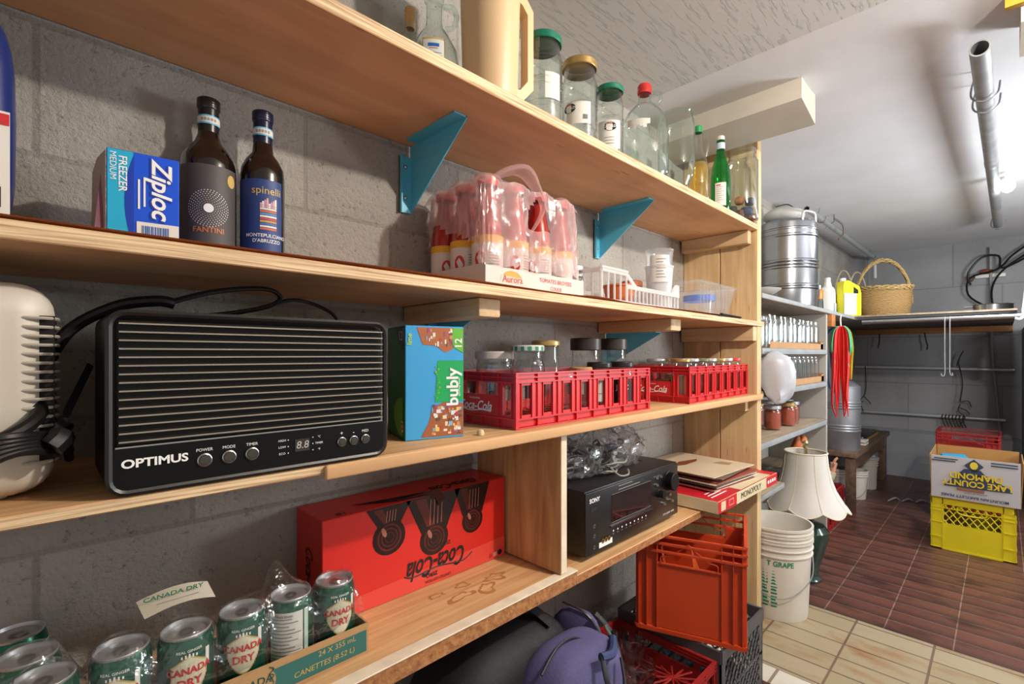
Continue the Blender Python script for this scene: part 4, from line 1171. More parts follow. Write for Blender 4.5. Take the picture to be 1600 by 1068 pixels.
# ================================================================ FOURTH SHELF
S4 = .5925
def soda_can(loc, rz, label, view='logo'):
    t = T('drink_can', label, 'can', loc, rz, 'green ginger ale cans in the tray')
    r, h = .0330, .122
    q = B(); q.lathe([(0, .008), (.020, .008), (.024, .0), (.027, .002), (r, .013), (r, h - .015), (.0305, h - .006), (.0295, h - .003)], CAN_GREEN, 36); q.build('can_body', t)
    q = B(); q.lathe([(.0297, h - .004), (.0303, h - .001), (.0293, h), (.0283, h - .001), (.0272, h - .006), (.0235, h - .0065), (.022, h - .0050), (0, h - .0050)], ALU, 32)
    q.build('can_lid', t)
    q = B(); q.disc((0, -.003, h - .0035), X, Y, .0085, SILVER, 16, ry=.011, r0=.0045); q.disc((0, .002, h - .0026), X, Y, .0035, SILVER, 12); q.build('pull_tab', t)
    q = B(); R_ = r + .0004
    CREAM_P = pm('shield_cream', 'd8d3b8', .45)
    if view == 'logo':
        for a_ in range(-11, 11):   # nested strips keep the emblem on the curve
            u0, u1 = a_ * .002, (a_ + 1) * .002
            def top(u): return .099 - abs(u) * .62
            def bot(u): return .041 + (abs(u) / .022) ** 2 * .026
            q.patch(R_, u0 / r, u1 / r, (bot(u0) + bot(u1)) / 2, (top(u0) + top(u1)) / 2, TEXT_GOLD, n=1)
            if abs(a_ + .5) < 9.6:
                q.patch(R_ + .0003, u0 / r, u1 / r, (bot(u0) + bot(u1)) / 2 + .0022, (top(u0) + top(u1)) / 2 - .0022, CREAM_P, n=1)
        for k in range(-3, 4): q.patch(R_ + .0005, k * .005 / r - .004, k * .005 / r + .004, .050, .089, pm('map_green', '9db89a', .5), n=1)
        q.wtext('CANADA', .0130, TEXT_RED, R_ + .0009, 0, .078, bold=.03); q.wtext('DRY', .0150, TEXT_RED, R_ + .0009, 0, .062, bold=.03)
        for k in range(-2, 3):
            q.patch(R_ + .0003, k * .0042 / r - .03, k * .0042 / r + .03, .0955, .1010 - abs(k) * .001, TEXT_WHT, n=1)
        q.wtext('REAL GINGER', .0050, TEXT_WHT, R_ + .0006, 0, .1045, bold=.01)
        q.patch(R_, .62, .80, .078, .10, WHITE_PAPER, n=2)
    else:
        q.patch(R_, -1.0, .55, .008, .104, WHITE_PAPER, n=10); q.patch(R_, .62, .85, .010, .104, pm('can_bar', 'bcd0c4', .5), n=2)
        for k in range(15): q.patch(R_ + .0004, -.9, .45 - (k * 7 % 5) * .13, .016 + k * .0055, .0178 + k * .0055, GREY_PRINT, n=5)
        q.wtext('Nutrition', .007, TEXT_BLK, R_ + .0006, -.3, .099)
    q.build('print', t)
    return t
CZ = S4 + .003
can_a = soda_can((.364, .803, CZ), face(.364, .803) + .30, 'green ginger ale can at the right end of the tray, shield facing out')
can_b = soda_can((.293, .806, CZ), face(.293, .806), 'green ginger ale can turned to its white nutrition panel', view='back')
for (x_, y_, r_, lb) in ((.222, .806, .05, 'green ginger ale can just left of the can showing its nutrition panel'), (.150, .803, .12, 'green ginger ale can, fourth from the right in the tray front'),
                         (.080, .812, -.2, 'green ginger ale can at the lower left, fifth from the right'), (.006, .800, .1, 'green ginger ale can cut off by the bottom left corner'),
                         (-.008, .874, 0, 'green ginger ale can in the second row at the left picture edge')):
    dup(can_a, (x_, y_, CZ), face(x_, y_) + r_, lb)
dup(can_b, (-.02, .965, S4), face(0, 1) + 1.2, 'green ginger ale can farthest back by the block wall, in shadow')
TRC = pm('brown_tray_card', 'b08a5e', .85)
t = T('can_tray', 'low brown cardboard tray with dark green print holding ginger ale cans', 'tray', (-.045, .760, S4))
q = B(); w, d, h = .450, .155, .050
q.box(0, 0, 0, w, d, .0025, TRC); q.box(0, 0, .0025, w, .003, h, TRC); q.box(w - .003, .003, .0025, w, d, h, TRC); q.box(0, .003, .0025, .003, d, h, TRC); q.box(0, d - .003, .0025, w, d, h * .8, TRC)
q.poly([(.004, -.0005, .004), (w - .004, -.0005, .004), (w - .004, -.0005, h - .010), (.004, -.0005, h - .010)], pm('tray_green', '2c6660', .6))
q.text('24 X 355 mL', .012, TEXT_GOLD, (w - .055, -.0009, .033), X, Z); q.text('CANETTES (8.52 L)', .012, TEXT_GOLD, (w - .075, -.0009, .016), X, Z, shear=.1)
q.poly([(.27 + .030 * math.cos(k * .3), -.0008, .026 + .024 * math.sin(k * .3)) for k in range(21)], TRC)
q.text('CANADA', .016, pm('tray_print', '1d4a3e', .6), (.262, -.0011, .030), X, Z, bold=.02); q.text('DRY', .016, pm('tray_print', '1d4a3e', .6), (.262, -.0011, .015), X, Z, bold=.02)
for k in range(4): q.tube([(.29, -.001, .006 + k * .010), (.297, -.001, .012 + k * .010), (.291, -.001, .016 + k * .010)], .0008, pm('tray_print', '1d4a3e', .6), 5, sub=3)
q.build('tray_body', t)
pk = [(.293, .830, .062, .05), (.20, .84, .012, .08)]
cans = [(.364, .803), (.293, .806), (.222, .806), (.150, .803), (.08, .812), (.006, .80), (-.008, .874)]
def hcan(x, y):
    v = max([1 - max(0, math.hypot(x - a, y - c) - .028) / .030 for a, c in cans] + [0])
    z = S4 + .068 + .062 * max(0, v)
    z += .058 * math.exp(-((x - .275) / .022) ** 2 - ((y - .845) / .04) ** 2) + .02 * math.exp(-((x - .13) / .05) ** 2 - ((y - .87) / .03) ** 2)
    return z + .006 * noise.noise(Vector((x * 30, y * 30, 0)))
q = wrap_sheet(-.04, .400, .772, .905, hcan, FILM, 60, 26)
g = []
for k in range(7):   # front fall of the wrap
    row = []
    for i in range(61):
        x = -.04 + .44 * i / 60; zt = hcan(x, .772); v = k / 6
        row.append(q.v((x, .772 - .006 * math.sin(v * 3.1) + .003 * noise.noise(Vector((x * 30, k, 5))), zt + (S4 + .050 - zt) * v)))
    g.append(row)
for k in range(6):
    for i in range(60): q.f([g[k][i], g[k][i + 1], g[k + 1][i + 1], g[k + 1][i]], FILM, True)
o = q.build('shrink_wrap'); tag(o, 'clear glossy shrink wrap peaked over the ginger ale cans', 'plastic wrap')
q = B(); g = []
for i in range(13):
    u = i / 12; row = []
    for j in range(5):
        v_ = j / 4
        row.append(q.v((.098 + u * .085 + v_ * .008, .835 - v_ * .012, .738 + .010 * math.sin(u * 2.6) + (1 - v_) * .022 - u * .004)))
    g.append(row)
LBL = pm('loose_label', 'a9a08e', .5)
for i in range(12):
    for j in range(4): q.f([g[i][j], g[i + 1][j], g[i + 1][j + 1], g[i][j + 1]], LBL, True)
q.text('CANADA DRY', .011, TEXT_GRN, (.140, .8255, .762), X, Vector((0, -.3, .7)).normalized() * -1 * -1, bold=.02)
for k in range(3): q.decal((.145, .8262, .752 - k * .004), X, Z, .05, .0012, GREY_PRINT)
o = q.build('loose_label'); tag(o, 'creased beige printed label lying on the can wrap', 'label')

# big red carton standing upside down
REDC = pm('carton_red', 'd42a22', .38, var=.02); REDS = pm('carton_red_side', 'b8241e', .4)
t = T('cola_carton', 'large red carton of cola cans standing upside down, dark glass shapes printed on it', 'carton', (.378, .885, S4))
q = B(); W, D, Hh = .468, .122, .198
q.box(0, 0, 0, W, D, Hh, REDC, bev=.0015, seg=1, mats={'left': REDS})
DKG = pm('print_dark_glass', '24100e', .3); MIDG = pm('print_mid_glass', '5c1f18', .35); LTG = pm('print_light_glass', 'a86a5a', .35); SOFT = pm('print_soft_red', 'e0493e', .4)
def FR(pts, m, off=.0006): q.poly([(a, -off, c) for a, c in pts], m)
def ell(cx, cz, a, c, m, off, n=22, tilt=0.): FR([(cx + a * math.cos(2 * math.pi * k / n) * math.cos(tilt) - c * math.sin(2 * math.pi * k / n) * math.sin(tilt), cz + a * math.cos(2 * math.pi * k / n) * math.sin(tilt) + c * math.sin(2 * math.pi * k / n) * math.cos(tilt)) for k in range(n)], m, off)
# three generic dark tumblers hanging from the top edge
for (cx, w0, w1, z0, z1, rd) in ((.140, .052, .022, .197, .150, .036), (.252, .072, .034, .1975, .118, .036), (.362, .054, .030, .1975, .130, .030)):
    FR([(cx - w0, z0), (cx - w1, z1), (cx + w1, z1), (cx + w0, z0)], DKG, .0006)
    FR([(cx - w0 * .7, z0 - .004), (cx - w1 * .6, z1 + .012), (cx - w1 * .1, z1 + .012), (cx - w0 * .3, z0 - .004)], MIDG, .0009)
    for k in range(4): FR([(cx + w1 * (-.4 + k * .3), z1 + .014), (cx + w1 * (-.4 + k * .3) + .002, z1 + .014), (cx + w1 * (-.4 + k * .3) + .005, z0 - .01), (cx + w1 * (-.4 + k * .3) + .003, z0 - .01)], LTG, .0012)
    ell(cx, z1 - rd * .5, rd * 1.05, rd, DKG, .0007)
    for j in range(3):
        n = 20; r1 = rd * (.78 - j * .24); r0_ = r1 * .86
        q.disc((cx, -.0010 - j * .0001, z1 - rd * .5), X, Z, r1, MIDG, 20, r0=r0_)
    ell(cx - rd * .35, z1 - rd * .15, rd * .14, rd * .3, LTG, .0013, 10, .4)
FR([(0.001, .001), (W - .001, .001), (W - .001, .050), (.001, .030)], SOFT, .0003)
rx, uz = Vector((-1, 0, 0)), Vector((0, 0, -1))
q.text('Coca-Cola', .058, TEXT_BLK, (.262, -.0012, .046), rx, uz, shear=.42, bold=.018, sx=.62)
q.tube([(.175, -.001, .038), (.20, -.001, .031), (.26, -.001, .036), (.33, -.001, .028), (.36, -.001, .040)], .0014, TEXT_BLK, 5, sub=5)
q.text('ZERO SUGAR', .0115, TEXT_BLK, (.262, -.0012, .082), rx, uz, bold=.015); q.text('ZERO', .012, TEXT_BLK, (.245, -.0012, .023), rx, uz, bold=.03); q.text('LIMITED EDITION', .009, TEXT_BLK, (.262, -.0012, .010), rx, uz)
q.disc((.450, -.0012, .014), X, Z, .007, TEXT_BLK, 14); q.decal((.434, -.0012, .013), X, Z, .012, .010, pm('stamp_pink', 'e8b0a0', .5)); q.disc((.419, -.0012, .012), X, Z, .006, TEXT_RED, 14)
# top face print
q.text('Coca-Cola', .050, TEXT_BLK, (.335, .035, Hh + .0008), Vector((-1, 0, 0)), Vector((0, -1, 0)), shear=.42, bold=.018, sx=.62)
q.text('ZERO', .014, TEXT_BLK, (.37, .030, Hh + .0010), Vector((-1, 0, 0)), Vector((0, -1, 0)), bold=.03); q.text('18', .022, TEXT_BLK, (.045, .018, Hh + .0010), Vector((-1, 0, 0)), Vector((0, -1, 0)))
q.text('Coca-Cola', .045, TEXT_BLK, (-.0008, .060, .075), uz, Vector((0, -1, 0)), shear=.4, bold=.015, sx=.62)
q.build('carton_body', t)
q = B(); q.poly([(.085, .045, .003), (.17, .010, .002), (.265, -.003, .012), (.278, -.006, -.012), (.262, -.0035, -.028), (.253, -.003, -.008), (.18, .018, .001)], pm('torn_inside', '3b1512', .7)); q.poly([(.08, .05, .0012), (.28, .02, .0012), (.26, .002, .0012), (.16, .012, .0012)], DARK); q.build('torn_flap', t, (0, 0, Hh))
# brown water stains on the board
STN = pm('water_stain', 'b07c4a', .55)
q = B(); rr = random.Random(9)
for (cx, cy, a, c) in ((.64, .80, .035, .014), (.70, .79, .025, .020), (.745, .815, .030, .016), (.60, .835, .022, .010), (.67, .835, .018, .010)):
    n = 48
    wv = [1 + .9 * noise.noise(Vector((1.4 * math.cos(2 * math.pi * k / n) + cx * 31, 1.4 * math.sin(2 * math.pi * k / n), cy * 17))) for k in range(n)]
    P = [(cx + a * math.cos(2 * math.pi * k / n) * wv[k], cy + c * math.sin(2 * math.pi * k / n) * wv[k], .5924) for k in range(n)]
    In = [(cx + (p[0] - cx) * .66, cy + (p[1] - cy) * .62, .5924) for p in P]
    A = [q.v(p) for p in P]; C_ = [q.v(p) for p in In]
    for k in range(n): q.f([C_[k], A[k], A[(k + 1) % n], C_[(k + 1) % n]], STN)
q.build('water_stain', unit)

# receiver
S4R = .5825
t = T('stereo_receiver', 'black stereo receiver with display, row of buttons and volume knob', 'receiver', (.968, .722, S4R), R(.4))
RB = pm('receiver_black', '1d1c1d', .38, bump=.08, bscale=200)
q = B(); W, D, Hh = .488, .285, .176
q.box(0, .004, .014, W, D, Hh, RB, bev=.002); q.box(0, 0, .014, W, .006, Hh - .004, pm('receiver_front', '151415', .3), bev=.002)
for x_ in (.05, W - .05):
    for y_ in (.04, D - .04): q.lathe([(0, 0), (.02, 0), (.022, .014), (0, .015)], BLACK_M, 16, at=(x_, y_, 0))
for k in range(14):   # side vents
    for j in range(3): q.box(-.0006, .085 + k * .010, .110 + j * .017, .0004, .089 + k * .010, .122 + j * .017, pm('vent_dark', '060606', .9))
for k in range(22):
    for j in range(6): q.box(.06 + k * .017, .09 + j * .026, Hh - .0002, .068 + k * .017, .108 + j * .026, Hh + .0004, pm('vent_dark', '060606', .9))
q.decal((-.0009, .16, .05), Vector((0, -1, 0)), Z, .16, .010, BLACK); q.disc((-.001, .09, .058), Vector((0, -1, 0)), Z, .004, SILVER, 10)
q.build('case', t)
q = B()
q.decal((.215, -.0006, .112), X, Z, .205, .072, pm('display_black', '09090b', .12, coat=.8)); q.box(.105, -.004, .064, .322, .0, .068, pm('silver_rail', '8a8a8a', .25, 1))
for k in range(2): q.decal((.215, -.001, .148 - k * .0735), X, Z, .205, .001, GREY_PRINT)
q.text('SONY', .015, TEXT_WHT, (.036, -.0010, .150), X, Z, bold=.03, sx=1.1); q.decal((.20, -.0010, .1555), X, Z, .11, .0022, GREY_PRINT); q.decal((.18, -.001, .165), X, Z, .07, .002, GREY_PRINT)
q.decal((.032, -.001, .128), X, Z, .026, .010, BLACK_M); 
for k in range(9): q.disc((.120 + k * .021, -.0012, .052), X, Z, .0026, TEXT_WHT, 10); q.decal((.120 + k * .021, -.001, .044), X, Z, .008, .0015, GREY_PRINT)
q.text('DTS  DOLBY  HDMI', .008, TEXT_WHT, (.425, -.001, .030), X, Z)
for (x_, z_) in ((.034, .085), (.034, .060), (.034, .032)): q.disc((x_, -.0012, z_), X, Z, .005, SILVER, 14); q.disc((x_, -.0016, z_), X, Z, .003, DARK, 10)
q.decal((.085, -.001, .030), X, Z, .060, .014, TEXT_WHT)
for k in range(3): q.disc((.072 + k * .014, -.0014, .038), X, Z, .0065, pm('brass_jack', 'c9a85c', .3, 1), 14); q.disc((.072 + k * .014, -.0018, .038), X, Z, .003, DARK, 10)
q.build('front_panel', t)
def knob(x_, z_, r_, d_, m, nm):
    q = B(); q.M = Matrix.Translation((x_, 0, z_)) @ Matrix.Rotation(R(90), 4, 'X')
    q.lathe([(r_ * 1.12, 0), (r_ * 1.12, .002), (r_, .003), (r_, d_ - .002), (r_ * .9, d_), (0, d_ - .0005)], m, 28); q.build(nm, t)
knob(.425, .128, .027, .024, BLACK, 'volume_knob'); knob(.365, .100, .011, .020, BLACK, 'tone_knob')
for (x_, z_) in ((.352, .128), (.352, .150), (.375, .150), (.398, .085), (.415, .075), (.432, .085), (.398, .062), (.448, .062)): knob(x_, z_, .0045, .005, SILVER, 'button')

# bag of leads on the receiver
RT = S4R + .176
BAGF = thin('thin_bag_film', (.95, .96, .97), (.5, .52, .58), rough=.12, milky=.05, gloss=1.1, bump=.5, bscale=40)
def crumple(seed, amt):
    def fn(p, q_):
        n = noise.noise_vector(Vector((p.x * 14, p.y * 14, p.z * 14 + seed)))
        n2 = noise.noise_vector(Vector((p.x * 40, p.y * 40, p.z * 40 + seed)))
        n3 = noise.noise_vector(Vector((p.x * 90, p.y * 90, p.z * 90 + seed)))
        r = p + n * amt + n2 * amt * .65 + n3 * amt * .3
        r.z = min(max(r.z, RT + .003), .918)
        return r
    return fn
q = B(); q.blob((1.07, .86, RT + .045), (.10, .09, .045), BAGF, 2.4, 36, 22, crumple(1, .035)); q.blob((1.27, .86, RT + .055), (.115, .085, .065), BAGF, 2.2, 36, 22, crumple(5, .035))
g = [(1.19, .86, RT + .10), (1.22, .87, RT + .145), (1.26, .875, RT + .155)]
q.blob((1.215, .865, RT + .105), (.035, .05, .055), BAGF, 1.7, 20, 14, crumple(9, .03))
o = q.build('clear_plastic_bag'); tag(o, 'crumpled clear plastic bags of leads on top of the receiver', 'plastic bag')
q = B(); rr = random.Random(12)
GW = pm('grey_lead', '8f8a84', .4); BK = CAB
for k in range(7):
    cx, cy = 1.175 + rr.uniform(-.02, .03), .805 + rr.uniform(-.01, .02); r_ = .030 + rr.uniform(-.006, .012)
    q.tube([(cx + r_ * 1.3 * math.cos(a * .785 + k), cy + r_ * .8 * math.sin(a * .785 + k), RT + .006 + k * .0048 + .004 * math.sin(a * 2)) for a in range(8)], .0026, GW if k % 2 else BK, 6, closed=True, sub=3)
q.tube([(1.16, .79, RT + .02), (1.12, .75, RT + .03), (1.14, .735, RT + .01), (1.19, .74, RT + .004), (1.22, .76, RT + .01)], .0025, GW, 6, sub=5)
o = q.build('coiled_lead'); tag(o, 'grey and black leads coiled on the front of the receiver top', 'cable')
q = B()
for k in range(16):
    cx, cy = rr.uniform(1.02, 1.33), rr.uniform(.82, .91); pts = []
    for i in range(6): pts.append((cx + rr.uniform(-.05, .05), cy + rr.uniform(-.03, .03), RT + .008 + rr.uniform(0, .06)))
    q.tube(pts, rr.choice((.0025, .0035)), rr.choice((BK, BK, BK, GW)), 6, sub=5)
for (x_, y_, z_, m) in ((1.25, .84, .06, pm('plug_blue', '2d6fb0', .4)), (1.29, .82, .075, TEXT_WHT), (1.22, .85, .03, BLACK), (1.09, .85, .03, pm('plug_navy', '232c44', .4)), (1.30, .87, .03, TEXT_WHT), (1.04, .84, .025, BLACK)):
    q.box(x_ - .018, y_ - .012, RT + z_ - .009, x_ + .018, y_ + .012, RT + z_ + .009, m, bev=.004)
o = q.build('bagged_leads'); tag(o, 'tangle of dark leads and plugs inside the clear bags', 'cables')

# board game and record sleeves
RG = pm('game_red', 'c8202c', .4); GC = pm('game_cream', 'd8c8a4', .5)
t = T('board_game_box', 'long flat cream and red board game box jutting past the shelf end', 'game box', (1.560, .640, .5860), R(-.5))
q = B(); W, D, Hh = .56, .30, .040
q.box(0, 0, 0, W, D, Hh, GC, bev=.001, seg=1, mats={'top': RG})
q.decal((.075, -.0006, .02), X, Z, .15, .0395, RG); q.decal((W - .06, -.0006, .02), X, Z, .12, .0395, RG)
q.text('MONOPOLY', .030, TEXT_BLK, (.285, -.0009, .021), X, Z, sx=1.15); q.decal((.04, -.0009, .02), X, Z, .036, .030, GC); q.decal((.105, -.0009, .02), X, Z, .040, .022, pm('game_pink', 'e08a8a', .5)); q.decal((.105, -.0012, .02), X, Z, .032, .014, RG)
for k in range(3): q.decal((.09, .035 + k * .016, Hh + .0006), X, Y, .12 - k * .02, .006, TEXT_WHT)
q.decal((.35, .05, Hh + .0006), X, Y, .30, .09, GC); q.decal((.20, .16, Hh + .0006), X, Y, .12, .10, pm('game_art', 'b07a50', .5))
for k in range(4): q.decal((W - .10 + k * .024, -.0009, .02), X, Z, .016, .012, TEXT_WHT)
q.build('box_body', t)
sl = ['c9b79c', '8c3a34', 'd6cdb8', '5a4a42', 'b9a68c', '9c4a3a', 'd2c6ae', '6e5a4c', 'cbb89a']
wd = ['lowest', 'second from the bottom', 'third from the bottom', 'fourth from the bottom', 'middle', 'fourth from the top', 'third from the top', 'second from the top', 'topmost']
zz = .6265
for k in range(9):
    c = sl[k]
    q = B(); a = .315
    m = pm('sleeve_' + c, c, .6, var=.06, vscale=6)
    q.box(-a / 2, -a / 2, 0, a / 2, a / 2, .0032, m, bev=.0008, seg=1)
    if k == 8:
        q.poly([(-.11, .03, .0036), (-.02, .055, .0036), (.08, .035, .0036), (.04, .015, .0036), (-.05, .01, .0036)], pm('sleeve_brown_shape', '7a3c24', .6))
        q.poly([(.06, -.04, .0036), (.11, -.05, .0036), (.12, -.09, .0036), (.07, -.10, .0036)], pm('sleeve_shape2', 'a8855c', .6))
    rot = R(random.Random(k * 3 + 1).uniform(-5, 5)) + R(-3)
    o = q.build('record_sleeve', None, (1.825 + random.Random(k).uniform(-.018, .018), .835 + random.Random(k + 9).uniform(-.014, .012), zz), rot)
    tag(o, 'record sleeve, %s of the pile on the game box%s' % (wd[k], ', pale with a brown figure' if k == 8 else ''), 'record', 'record sleeves piled on the board game')
    zz += .0052 + (.004 if k in (2, 5) else 0)

# ================================================================ BELOW THE SHELVES
def bars(q, A, u, w, lw, lh, nx, ny, m, th=.004, wd=.004):
    """diagonal lattice on a rectangle A + u*[0,lw] + w*[0,lh]"""
    A, u, w = Vector(A), Vector(u), Vector(w)
    step = lw / nx
    def seg(a0, b0, a1, b1):
        p, r = A + u * a0 + w * b0, A + u * a1 + w * b1
        q.tube([p, r], wd / 2, m, 4)
    for s_ in (1, -1):
        k = -ny
        while k < nx + ny:
            a0 = k * step; pts = []
            # line a = a0 + s*b*(step*ny/lh)
            sl_ = step * ny / lh * .8
            base = a0 if s_ > 0 else a0
            b0, b1 = 0., lh
            f0 = base if s_ > 0 else base + sl_ * lh
            f1 = base + sl_ * lh if s_ > 0 else base
            lo, hi = min(f0, f1), max(f0, f1)
            if hi > 0 and lo < lw:
                def clip(aa): return max(0, min(lw, aa))
                def at(aa): return (aa - f0) / (f1 - f0) * lh
                c0, c1 = clip(f0), clip(f1)
                if abs(c0 - c1) > .004: seg(c0, at(c0), c1, at(c1))
            k += 1
def milk_crate(name, label, loc, rz, W, D, Hh, mat, style='lattice', group=None, cat='crate'):
    t = T(name, label, cat, loc, rz, group)
    q = B(); th = .005
    q.box(0, 0, 0, W, D, .006, mat)
    for (p0, d, nrm, ln) in (((0, 0, 0), (1, 0, 0), (0, -1, 0), W), ((W, 0, 0), (0, 1, 0), (1, 0, 0), D), ((W, D, 0), (-1, 0, 0), (0, 1, 0), W), ((0, D, 0), (0, -1, 0), (-1, 0, 0), D)):
        p0, d, nrm = Vector(p0), Vector(d), Vector(nrm)
        def bx(a0, a1, z0, z1, t0=0., t1=th):
            A = [p0 + d * a0 + nrm * t0, p0 + d * a1 + nrm * t0, p0 + d * a1 - nrm * t1, p0 + d * a0 - nrm * t1]
            vs = [q.v((p.x, p.y, z0)) for p in A] + [q.v((p.x, p.y, z1)) for p in A]
            for idx in ((3, 2, 1, 0), (4, 5, 6, 7), (0, 1, 5, 4), (1, 2, 6, 5), (2, 3, 7, 6), (3, 0, 4, 7)): q.f([vs[i] for i in idx], mat)
        if style == 'ribbed':      # solid panel, wire-like ribs at the corners, arched hand hole under three rim rails
            bx(0, ln, .0, .012, .006, .004)
            bx(.0, ln, .012, Hh * .70, -.004, .008)
            bx(0, ln * .20, Hh * .70, Hh - .05, -.004, .008); bx(ln * .80, ln, Hh * .70, Hh - .05, -.004, .008)
            bx(ln * .20, ln * .80, Hh * .70, Hh * .715, .004, .004)
            for z in (Hh - .006, Hh - .028, Hh - .052): bx(0, ln, z, z + .006, .007, .003)
            for fx in (.02, .10, .20, .80, .90, .98): bx(ln * fx - .0015, ln * fx + .0015, 0, Hh, .0045, .004)
            bx(ln * .20, ln * .80, .014, Hh * .69, -.0005, .005)
            zt = Hh - .052
            q.tube([p0 + d * ln * .24 + nrm * .003 + Z * Hh * .71, p0 + d * ln * .24 + nrm * .003 + Z * (Hh * .71 + (zt - Hh * .71) * .6), p0 + d * ln * .34 + nrm * .003 + Z * (zt - .004), p0 + d * ln * .5 + nrm * .003 + Z * (zt + .035)], .002, mat, 5, sub=4)
            q.tube([p0 + d * ln * .76 + nrm * .003 + Z * Hh * .71, p0 + d * ln * .76 + nrm * .003 + Z * (Hh * .71 + (zt - Hh * .71) * .6), p0 + d * ln * .66 + nrm * .003 + Z * (zt - .004), p0 + d * ln * .5 + nrm * .003 + Z * (zt + .035)], .002, mat, 5, sub=4)
        elif style == 'yellow':
            bx(0, ln, 0, Hh * .50); bx(0, ln * .16, Hh * .5, Hh * .86); bx(ln * .84, ln, Hh * .5, Hh * .86); bx(0, ln, Hh * .86, Hh, .003, .003)
            for z in (.0, Hh * .22, Hh * .5, Hh * .72, Hh - .008): bx(0, ln * .14, z, z + .006, .005, .003); bx(ln * .86, ln, z, z + .006, .005, .003)
            bx(0, ln, 0, .008, .005, .003); bx(0, ln, Hh - .008, Hh, .007, .003); bx(0, ln, Hh * .78, Hh * .795, .004, .003)
            for fx in (.0, .14, .86, .985): bx(ln * fx, ln * fx + .004, 0, Hh, .003, .003)
            bars(q, p0 + d * ln * .16 + Z * Hh * .50 - nrm * .002, d, Z, ln * .68, Hh * .36, 7, 3, mat, wd=.006)
            q.tube([p0 + d * ln * .34 - nrm * .002 + Z * Hh * .84, p0 + d * ln * .32 - nrm * .002 + Z * Hh * .77, p0 + d * ln * .38 - nrm * .002 + Z * Hh * .71, p0 + d * ln * .62 - nrm * .002 + Z * Hh * .71, p0 + d * ln * .68 - nrm * .002 + Z * Hh * .77, p0 + d * ln * .66 - nrm * .002 + Z * Hh * .84], .005, mat, 6, sub=3)
        else:
            bx(0, ln, 0, .04); bx(0, ln, Hh - .035, Hh, .004, .005); bx(0, .03, .04, Hh - .035); bx(ln - .03, ln, .04, Hh - .035); bx(0, ln, Hh * .45, Hh * .48)
            bars(q, p0 + d * .03 + Z * .04 - nrm * .002, d, Z, ln - .06, Hh * .45 - .04, 8, 3, mat, wd=.007)
            bars(q, p0 + d * .03 + Z * Hh * .48 - nrm * .002, d, Z, ln - .06, Hh * .52 - .035, 8, 3, mat, wd=.007)
    q.build('crate_body', t)
    return t
milk_crate('milk_crate', 'charcoal lattice milk crate on the floor beneath the orange crate', (1.375, .556, 0), 0, .335, .335, .262, GREYBLACK)
q = B(); q.blob((1.655, .72, .235), (.03, .06, .02), pm('silver_bag', 'b8bcc4', .25, .8), 2, 16, 10); q.blob((1.66, .80, .20), (.035, .05, .05), BLACK, 2, 16, 10)
o = q.build('foil_bag', None, (0, 0, 0)); tag(o, 'shiny dark and silver packet poking from the charcoal crate', 'packet')
ocr = milk_crate('orange_crate', 'tall orange plastic crate with a hand hole, perched on the charcoal crate', (1.42, .507, .265), R(19.9), .305, .300, .292, ORANGE_CRATE, 'ribbed')
q = B(); q.poly([(.06, .12, .01), (.24, .10, .01), (.20, .16, .19), (.10, .15, .21)], pm('orange_card', 'cf5a22', .6)); q.poly([(.02, .20, .01), (.28, .24, .01), (.25, .26, .17), (.14, .25, .20), (.04, .22, .16)], pm('orange_card', 'cf5a22', .6))
q.build('inner_flap', ocr)
# stacked red crates with glassware
rc1 = soda_crate('glass_crate', 'lower of two dark red crates on the floor, under the one full of glassware', (1.00, .565, 0), 0, .37, .33, .115, RED_DARK, 5, text=False, group=None)
rc2 = dup(rc1, (1.00, .565, .118), 0, 'dark red crate full of glassware, right of the backpack')
CRY = thin('cut_crystal', (.88, .84, .84), (.45, .35, .35), gloss=1.6)
names = ['nearest the aisle', 'beside the backpack', 'in the middle', 'towards the wall', 'against the crate corner']
k = 0
for (x_, y_, r_) in ((1.085, .635, .056), (1.07, .76, .048), (1.20, .72, .052), (1.30, .80, .045), (1.18, .835, .05)):
    q = B(); n_ = 18
    q.lathe([(0, 0), (.018, .002), (.006, .02), (.010, .035), (r_ * .7, .055), (r_, .085), (r_ * .95, .115), (r_ * .92, .118)], CRY, 36, fn=lambda a, z: 1 + .06 * math.cos(a * 12))
    q.lathe([(.008, .037), (r_ * .66, .058), (r_ * .94, .085), (r_ * .9, .116)], CRY, 36, fn=lambda a, z: 1 + .05 * math.cos(a * 12 + .5))
    o = q.build('cut_glass_bowl', None, (x_, y_, .124), 0); tag(o, 'fluted clear glass bowl in the dark red crate, %s' % names[k], 'glass bowl', 'cut glassware in the red crate'); k += 1
q = B(); 
for k in range(6):
    a = k * .52; q.tube([(1.255 + .06 * math.cos(a), .64 + .06 * math.sin(a), .20), (1.255 - .06 * math.cos(a), .64 - .06 * math.sin(a), .212)], .003, RED_DARK, 6)
o = q.build('red_rack_lid'); tag(o, 'starred red plastic lattice beside the glass bowls', 'rack')
